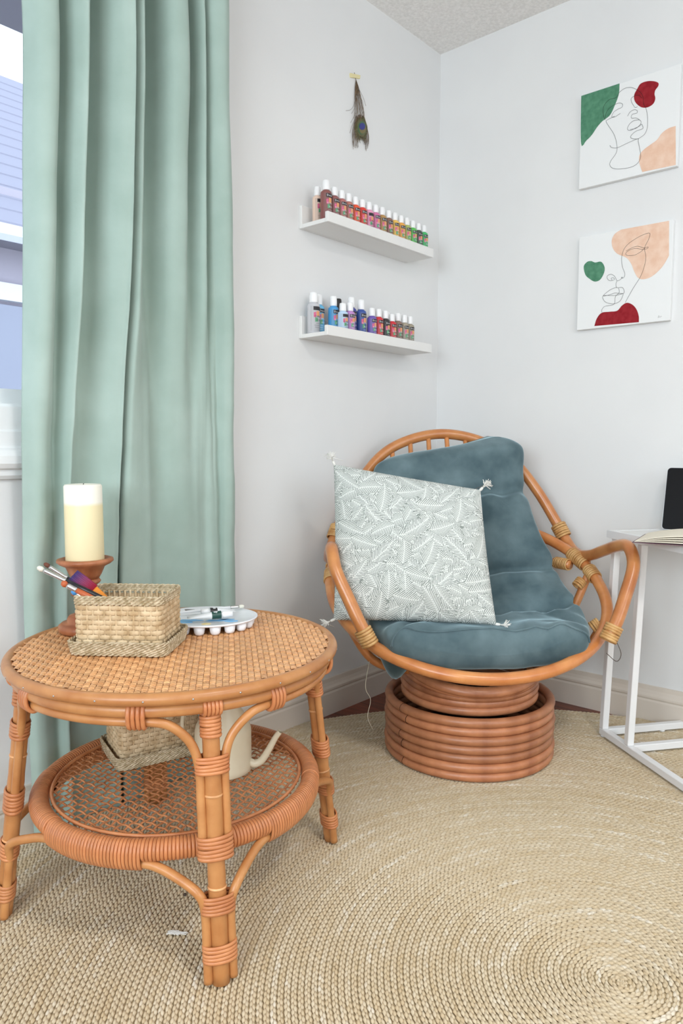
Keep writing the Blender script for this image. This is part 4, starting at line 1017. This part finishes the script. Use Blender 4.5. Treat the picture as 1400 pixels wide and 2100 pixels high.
for P in ([(592, 450, .003), (580, 700, .004), (560, 850, .004), (500, 945, .004), (425, 962, .004)], [(600, 700, .004), (575, 900, .004), (520, 1010, .004)], [(650, 560, .004), (720, 700, .004), (772, 860, .004)], [(590, 1000, .004), (550, 1090, .004), (505, 1180, .004)], [(590, 1080, .004), (520, 1260, .004), (490, 1370, .004)]):
    fl_tube(P, 0.00045, 'barb_brown', 'stray_barb')
for rx, ry, cx_, cy_, m, off in ((88, 165, 690, 1270, 'barb_olive', .0068), (70, 125, 690, 1275, 'eye_green', .0073), (58, 95, 697, 1290, 'eye_bronze', .0078), (50, 66, 690, 1250, 'eye_blue', .0083)):
    t = np.linspace(0, 2 * PI, 28, endpoint=False)
    P1 = np.array([fpt(cx_ + rx * math.cos(a), cy_ + ry * math.sin(a), off) for a in t]) - fo; P0 = P1 + np.array([0, 0.0008, 0])
    mk('eye_spot', np.concatenate([P0, P1]), [tuple(range(28, 56))] + [(i, (i + 1) % 28, 28 + (i + 1) % 28, 28 + i) for i in range(28)], m, fe, smooth=False)
P = [fpt(500, 275, 0), fpt(672, 300, 0), fpt(665, 362, 0), fpt(504, 350, 0)]
tp_ = mk('masking_tape', np.array([p - P[0] for p in P] + [p - P[0] + np.array([0, -0.0042, 0]) for p in P]), [(0, 1, 2, 3)[::-1], (4, 5, 6, 7), (0, 1, 5, 4), (1, 2, 6, 5), (2, 3, 7, 6), (3, 0, 4, 7)], 'tape', smooth=False)
tp_.location = tuple(P[0]); tag(tp_, 'short strip of yellowish masking tape holding the peacock feather', 'tape')

# ------------------------------------------------------------------ line art canvases on the right wall
ART_UP = {'corners': [(1.0323, 2.0175), (0.7389, 2.0176), (0.7275, 1.7256), (1.0203, 1.7283)], 'green': [(1.0323, 2.0175), (0.9089, 2.0179), (0.9103, 1.9854), (0.922, 1.9549), (0.9366, 1.9297), (0.9596, 1.919), (0.9775, 1.9041), (0.9928, 1.8859), (1.0112, 1.8732), (1.0279, 1.869)], 'red': [(0.8623, 1.9684), (0.8531, 1.9847), (0.8437, 1.9961), (0.8244, 1.9971), (0.805, 1.9911), (0.7914, 1.9821), (0.7911, 1.9726), (0.7992, 1.9634), (0.8012, 1.9523), (0.7984, 1.9397), (0.8026, 1.9268), (0.8144, 1.9208), (0.8289, 1.9213), (0.8438, 1.9294), (0.8591, 1.9483)], 'peach': [(0.7362, 1.8422), (0.757, 1.8409), (0.7754, 1.8319), (0.789, 1.8166), (0.8078, 1.8073), (0.8269, 1.7979), (0.8387, 1.7865), (0.8404, 1.7676), (0.8348, 1.7469), (0.8294, 1.7321), (0.7314, 1.7288)], 'l1': [(0.909, 1.9899), (0.8956, 1.9964), (0.8781, 1.9958), (0.8605, 1.9865), (0.8428, 1.9697), (0.8349, 1.953), (0.8327, 1.9333), (0.8254, 1.9193), (0.8209, 1.9014), (0.8187, 1.8817), (0.8193, 1.8581), (0.8261, 1.8432), (0.838, 1.8368), (0.8477, 1.8346), (0.8627, 1.8396), (0.8689, 1.8451), (0.8656, 1.8515), (0.8535, 1.8588), (0.8388, 1.8601), (0.8316, 1.8615), (0.8344, 1.8718), (0.8369, 1.8749), (0.8441, 1.8707), (0.8563, 1.8683), (0.8686, 1.8659), (0.8777, 1.8693), (0.879, 1.8769), (0.8718, 1.8871), (0.8596, 1.8923), (0.8438, 1.8902)], 'l2': [(0.909, 1.9899), (0.9177, 1.9779), (0.9382, 1.9782), (0.9508, 1.9707), (0.9582, 1.9581), (0.9577, 1.9407), (0.9518, 1.9203), (0.9497, 1.9359), (0.9424, 1.9486), (0.9272, 1.9564), (0.9094, 1.9585), (0.8976, 1.9525), (0.8988, 1.9432), (0.9114, 1.941), (0.924, 1.9359), (0.9302, 1.924), (0.9209, 1.9203), (0.9108, 1.9233), (0.9033, 1.926)], 'l3': [(0.921, 1.9228), (0.9439, 1.918), (0.9474, 1.9131), (0.9354, 1.8925), (0.9217, 1.8691), (0.9132, 1.8447), (0.9098, 1.8193), (0.9145, 1.8057), (0.9269, 1.7916), (0.9317, 1.7804), (0.9261, 1.7691), (0.9104, 1.7603), (0.8874, 1.7558), (0.8598, 1.7554), (0.8427, 1.7634), (0.8359, 1.7786), (0.8392, 1.8011), (0.845, 1.8267), (0.8477, 1.8346), (0.8823, 1.8293), (0.91, 1.8243), (0.9271, 1.8297), (0.9335, 1.8378)], 'l4': [(0.8802, 1.9112), (0.873, 1.9212), (0.8608, 1.9248), (0.8517, 1.9198), (0.8515, 1.9126), (0.8604, 1.9127), (0.8663, 1.912), (0.869, 1.9046), (0.8649, 1.9005), (0.8549, 1.8987), (0.8449, 1.8915), (0.8382, 1.8824), (0.8418, 1.8739), (0.8538, 1.8676), (0.8712, 1.869)], 'l5': [(0.8611, 1.9345), (0.869, 1.9489), (0.8705, 1.9613), (0.8597, 1.9653), (0.8474, 1.9625), (0.8382, 1.9516)], 'l6': [(0.8611, 1.9331), (0.855, 1.9294), (0.8512, 1.9316)]}
ART_LO = {'corners': [(1.0255, 1.5714), (0.7429, 1.5697), (0.7316, 1.2728), (1.0234, 1.2792)], 'peach': [(0.7443, 1.5695), (0.8887, 1.5712), (0.9089, 1.5611), (0.9176, 1.5426), (0.9137, 1.5192), (0.8991, 1.4991), (0.8704, 1.4818), (0.8545, 1.4618), (0.8435, 1.4352), (0.8303, 1.4134), (0.8128, 1.4068), (0.7885, 1.412), (0.7605, 1.4345), (0.7426, 1.4629), (0.7411, 1.4723)], 'green': [(1.0072, 1.476), (0.9967, 1.4888), (0.9831, 1.4897), (0.9695, 1.4829), (0.9508, 1.4824), (0.9397, 1.4679), (0.9376, 1.4523), (0.944, 1.4354), (0.9542, 1.4241), (0.9703, 1.4229), (0.9868, 1.4341), (1.0009, 1.4491)], 'red': [(0.9658, 1.2804), (0.9584, 1.3035), (0.9429, 1.3198), (0.9165, 1.3202), (0.893, 1.3205), (0.8781, 1.3348), (0.863, 1.3415), (0.845, 1.3332), (0.8319, 1.3166), (0.8246, 1.2958), (0.8235, 1.2771)], 'l1': [(0.8681, 1.3427), (0.8467, 1.3809), (0.823, 1.4172), (0.8119, 1.45), (0.8093, 1.4741), (0.8137, 1.5018), (0.8024, 1.5266), (0.8006, 1.5433), (0.8225, 1.5415), (0.847, 1.5323), (0.8666, 1.521), (0.8788, 1.5057), (0.8841, 1.4816), (0.8807, 1.456), (0.8728, 1.4347), (0.8734, 1.4238), (0.8794, 1.4197), (0.8836, 1.4233), (0.8785, 1.4225), (0.8875, 1.4158), (0.8962, 1.4146), (0.9045, 1.4294), (0.9151, 1.4371), (0.9266, 1.4353), (0.9284, 1.4269), (0.9197, 1.418), (0.9082, 1.4179), (0.9042, 1.4213), (0.9106, 1.4263), (0.9157, 1.424), (0.9119, 1.4194)], 'l2': [(0.871, 1.5018), (0.8561, 1.5077), (0.8362, 1.5106), (0.8162, 1.5022), (0.804, 1.503), (0.8062, 1.498), (0.821, 1.4981), (0.841, 1.5051), (0.861, 1.5026), (0.8718, 1.4945), (0.8655, 1.4875), (0.8453, 1.485), (0.8257, 1.4916), (0.8137, 1.5018)], 'l3': [(0.8962, 1.4146), (0.8995, 1.4034), (0.8955, 1.3927), (0.88, 1.3916), (0.873, 1.3821), (0.8742, 1.3722), (0.8923, 1.3751), (0.9027, 1.377), (0.9209, 1.3734), (0.9393, 1.3733), (0.9187, 1.3884), (0.9007, 1.3935), (0.8955, 1.3927)], 'l4': [(0.8742, 1.3717), (0.9025, 1.3694), (0.9393, 1.3733), (0.9361, 1.3575), (0.9227, 1.3481), (0.9016, 1.3439), (0.8837, 1.3507), (0.8747, 1.3697)], 'l5': [(0.8903, 1.391), (0.8882, 1.3766), (0.8997, 1.3655), (0.9016, 1.3449), (0.9119, 1.3401), (0.9329, 1.3391), (0.9422, 1.33), (0.9419, 1.3212)], 'sig': [(0.7668, 1.2842), (0.7632, 1.2911), (0.7644, 1.2839), (0.7612, 1.2869), (0.7591, 1.2843), (0.7574, 1.288), (0.7544, 1.2862)]}
XC = X1 - 0.018
def smooth_poly(pts, n=70): return spline(np.array(pts), n, True)
def canvas(data, label):
    (y0, z1), (y1_, _), (_, z0), _ = data['corners']
    ya, yb = max(p[0] for p in data['corners']), min(p[0] for p in data['corners']); za, zb_ = min(p[1] for p in data['corners']), max(p[1] for p in data['corners'])
    t = thing('wall_art', label, 'picture', (X1, (ya + yb) / 2, za)); o0 = np.array([X1, (ya + yb) / 2, za])
    mk('canvas', *bevel(*box((X1 - 0.0092 - o0[0], 0, (zb_ - za) / 2), (0.0176, ya - yb, zb_ - za)), 0.0016, 2), 'canvas_white', t, smooth=False)
    def area(pts, m, name, d, sm=True):
        Q = smooth_poly(pts) if sm else np.array(pts)
        Q[:, 0] = np.clip(Q[:, 0], yb + 0.0005, ya - 0.0005); Q[:, 1] = np.clip(Q[:, 1], za + 0.0005, zb_ - 0.0005)
        n = len(Q); V = np.concatenate([np.c_[np.full(n, XC - 0.0002), Q], np.c_[np.full(n, XC - 0.0002 - d), Q]]) - o0
        V[:, 1] = np.concatenate([Q[:, 0], Q[:, 0]]) - o0[1]
        mk(name, V, [tuple(range(n, 2 * n))] + [(i, (i + 1) % n, n + (i + 1) % n, n + i) for i in range(n)], m, t, smooth=False)
    def line(pts, m='ink', wdt=0.0009):
        Q = spline(np.array(pts), max(20, len(pts) * 7)); P = np.c_[np.full(len(Q), XC - 0.0008), Q] - o0
        return tube(P, wdt * 0.5, 5, False, flat=(1.0, 0.5), up=(-1, 0, 0))
    return t, area, line
t, area, line = canvas(ART_UP, 'square line art canvas of a tilted face with green corner patch, upper one')
def mixed(pts, k):   # first k points are straight canvas corners, the rest a curve
    return np.concatenate([np.array(pts[:k]), spline(np.array(pts[k - 1:] + pts[:1]), 50)[1:-1]])
area(mixed(ART_UP['green'], 2), 'paint_green', 'green_patch', 0.0003, False)
area(ART_UP['red'], 'paint_red', 'red_patch', 0.0003)
area(np.concatenate([spline(np.array(ART_UP['peach'][:10]), 50), np.array(ART_UP['peach'][10:])]), 'paint_peach', 'peach_patch', 0.0003, False)
mk('line_drawing', *join([line(ART_UP[k]) for k in ('l1', 'l2', 'l3', 'l4', 'l5', 'l6')]), 'ink', t)
t, area, line = canvas(ART_LO, 'square line art canvas of a face profile with green spot, lower one')
area(np.concatenate([np.array(ART_LO['peach'][:1]), spline(np.array(ART_LO['peach'][1:]), 60)]), 'paint_peach', 'peach_patch', 0.0003, False)
area(ART_LO['green'], 'paint_green', 'green_patch', 0.0003)
area(spline(np.array(ART_LO['red']), 60), 'paint_red', 'red_patch', 0.0003, False)
mk('line_drawing', *join([line(ART_LO[k]) for k in ('l1', 'l2', 'l3', 'l4', 'l5')]), 'ink', t)
mk('signature', *line(ART_LO['sig'], wdt=0.0006), 'ink_grey', t)

# ------------------------------------------------------------------ white metal C table, tablet and notebook
wv = np.array([0.80, -0.60]); lv = np.array([-0.60, -0.80])
st = thing('side_table', 'narrow white metal C shaped side table by the right wall', 'table', (2.140, 0.808, 0))
def bar(p, q, s_, name, par=st):
    p = np.array(p, float); q = np.array(q, float); d = q - p; L_ = np.linalg.norm(d); d /= L_
    a = np.array([wv[0], wv[1], 0]); 
    if abs(a @ d) > 0.9: a = np.array([lv[0], lv[1], 0])
    a = a - d * (a @ d); a /= np.linalg.norm(a); b_ = np.cross(d, a)
    V, F = bevel(*box((0, 0, L_ / 2), (s_, s_, L_)), 0.0015, 1)
    return mk(name, V[:, :1] * a + V[:, 1:2] * b_ + V[:, 2:] * d + p, F, 'white_metal', par, smooth=False)
def tp2(l, w_, z): return np.array([*(lv * l + wv * w_), z])
sq = 0.020; zf = 0.0215; zT = 0.640
lean = 0.022
bar(tp2(-0.010, 0, zf + 0.004), tp2(0.50, 0, zf + 0.004), sq, 'base_bar')
bar(tp2(0, 0.0105, zf + 0.004), tp2(0, 0.272, zf + 0.004), sq, 'base_bar')
bar(tp2(0.128, 0.0105, zf + 0.004), tp2(0.128, 0.272, zf + 0.004), sq, 'base_bar')
bar(tp2(0, 0, zf + 0.0145), tp2(0, lean, zT - 0.0235), sq, 'upright')
bar(tp2(0.128, 0, zf + 0.0145), tp2(0.128, lean, zT - 0.0235), sq, 'upright')
to = np.array([*(wv * (lean - 0.008)), 0])
ang = math.atan2(lv[1], lv[0])
Rz = np.array([[math.cos(ang), -math.sin(ang), 0], [math.sin(ang), math.cos(ang), 0], [0, 0, 1]])
cc = tp2(0.25, 0.112, zT - 0.0115) + to
fr_ = [box((0, sg * 0.1165, 0), (0.54, 0.018, 0.022)) for sg in (-1, 1)] + [box((sg * 0.261, 0, 0), (0.018, 0.215, 0.022)) for sg in (-1, 1)]
V, F = join(fr_); mk('top_frame', V @ Rz.T + cc, F, 'white_metal', st, smooth=False)
V, F = box((0, 0, 0.002), (0.500, 0.211, 0.016)); mk('top_panel', V @ Rz.T + cc, F, 'white_lacquer', st, smooth=False)
for l_, w_ in ((0.0, 0.0), (0.47, 0.0), (0.0, 0.20), (0.128, 0.20)):
    V, F = lathe([(0.001, 0), (0.009, 0), (0.009, 0.004), (0.005, 0.006), (0.005, zf - 0.0145 + 0.008)], 14)
    mk('foot', V + tp2(l_, w_, 0.0105), F, 'plastic_black' if False else 'white_metal', st)

tb = thing('tablet', 'black screened tablet with silver edge propped upright on white side table', 'tablet', (2.262, 0.700, zT))
du = np.array([0.10, -0.995, 0]); dn = np.array([-0.995, -0.10, 0]); upv = np.array([0, 0, 1.]) * math.cos(0.29) - dn * math.sin(0.29)
nb = np.cross(du, upv); nb = nb if nb @ dn > 0 else -nb
def slab(u0, u1, v0, v1, n0, n1, r):
    pts = []
    for cx_, cy_, a0 in ((u1 - r, v1 - r, 0), (u0 + r, v1 - r, PI / 2), (u0 + r, v0 + r, PI), (u1 - r, v0 + r, 1.5 * PI)):
        for t_ in np.linspace(0, PI / 2, 6): pts.append((cx_ + r * math.cos(a0 + t_), cy_ + r * math.sin(a0 + t_)))
    return prism(pts, lambda u, v, t_: du * u + upv * v + nb * t_, n0, n1)
mk('shell', *slab(0, 0.21, 0.001, 0.192, 0, 0.005, 0.011), 'aluminium', tb, smooth=False)
mk('screen', *slab(0.0012, 0.2088, 0.0022, 0.1908, 0.005, 0.0065, 0.010), 'screen_black', tb, smooth=False)
mk('kick_stand', *prism([(0.06, 0.0), (0.15, 0.0), (0.14, 0.10), (0.07, 0.10)], lambda u, v, t_: du * u + np.array([0, 0, 1.]) * (v + 0.0015) - dn * (0.062 - v * 0.30 + t_) , 0, 0.002), 'aluminium', tb, smooth=False)

nbk = thing('open_notebook', 'open blank notebook with dark mauve cover overhanging white side table', 'notebook', (1.900, 0.660, zT + 0.0006))
eu = np.array([0.17, -0.985, 0]); evv = np.array([0.985, 0.17, 0])
def sheet(z_fn, t_fn, u0, u1, v0, v1, m, name):
    us = np.linspace(u0, u1, 24); Vt = []
    for u in us:
        for v in (v0, v1):
            for q in (0, 1): Vt.append(eu * u + evv * v + np.array([0, 0, z_fn(u) + (t_fn(u) if q else 0)]))
    F = []
    for i in range(23):
        a = i * 4; b_ = a + 4
        F += [(a, b_, b_ + 2, a + 2)[::-1], (a + 1, b_ + 1, b_ + 3, a + 3), (a, a + 1, b_ + 1, b_), (a + 2, b_ + 2, b_ + 3, a + 3)]
    F += [(0, 2, 3, 1), (92, 93, 95, 94)]
    return mk(name, np.array(Vt), F, m, nbk, smooth=False)
mk_cov = sheet(lambda u: 0.0, lambda u: 0.002, 0.0, 0.30, 0.0, 0.205, 'book_cover', 'cover')
hump = lambda u: 0.024 * math.sin(min(max(u / 0.15, 0), 1) * PI / 2) ** 0.8 if u < 0.15 else 0.024 * math.sin(min(max((0.30 - u) / 0.15, 0), 1) * PI / 2) ** 0.8
for k, f0 in enumerate((0.10, 0.36, 0.62, 0.86)):
    sheet(lambda u, f0=f0: 0.0024 + hump(u) * f0, lambda u: 0.0004 + hump(u) * 0.10, 0.004 + 0.001 * k, 0.296 - 0.001 * k, 0.003, 0.202, 'paper', 'page_block')

# ------------------------------------------------------------------ bits on the rug
lt = [tube(spline([(0.012 * math.cos(k) * 0.3 - 0.008, 0.004 * math.sin(k * 2), 0.001 + 0.001 * (k % 3)), (0.004 * math.sin(k), 0.005 * math.cos(k * 3), 0.003), (0.016 + 0.012 * math.sin(k * 5), 0.006 * math.sin(k * 7), 0.0015)], 8), 0.0008, 4) for k in range(16)]
ln_ = mk('lint', *join(lt), 'lint'); ln_.location = (0.735, 1.045, 0.0105); ln_.rotation_euler = (0, 0, -0.9); tag(ln_, 'wisp of white lint lying on the rug under the table', 'lint')
sd_ = mk('dried_bud', *lathe([(0.0005, 0), (0.003, 0.001), (0.0036, 0.003), (0.0022, 0.005), (0.0003, 0.006)], 10), 'seed_dark'); sd_.location = (0.817, 1.120, 0.0108); tag(sd_, 'tiny dark dried bud on the rug under the rattan table', 'debris')
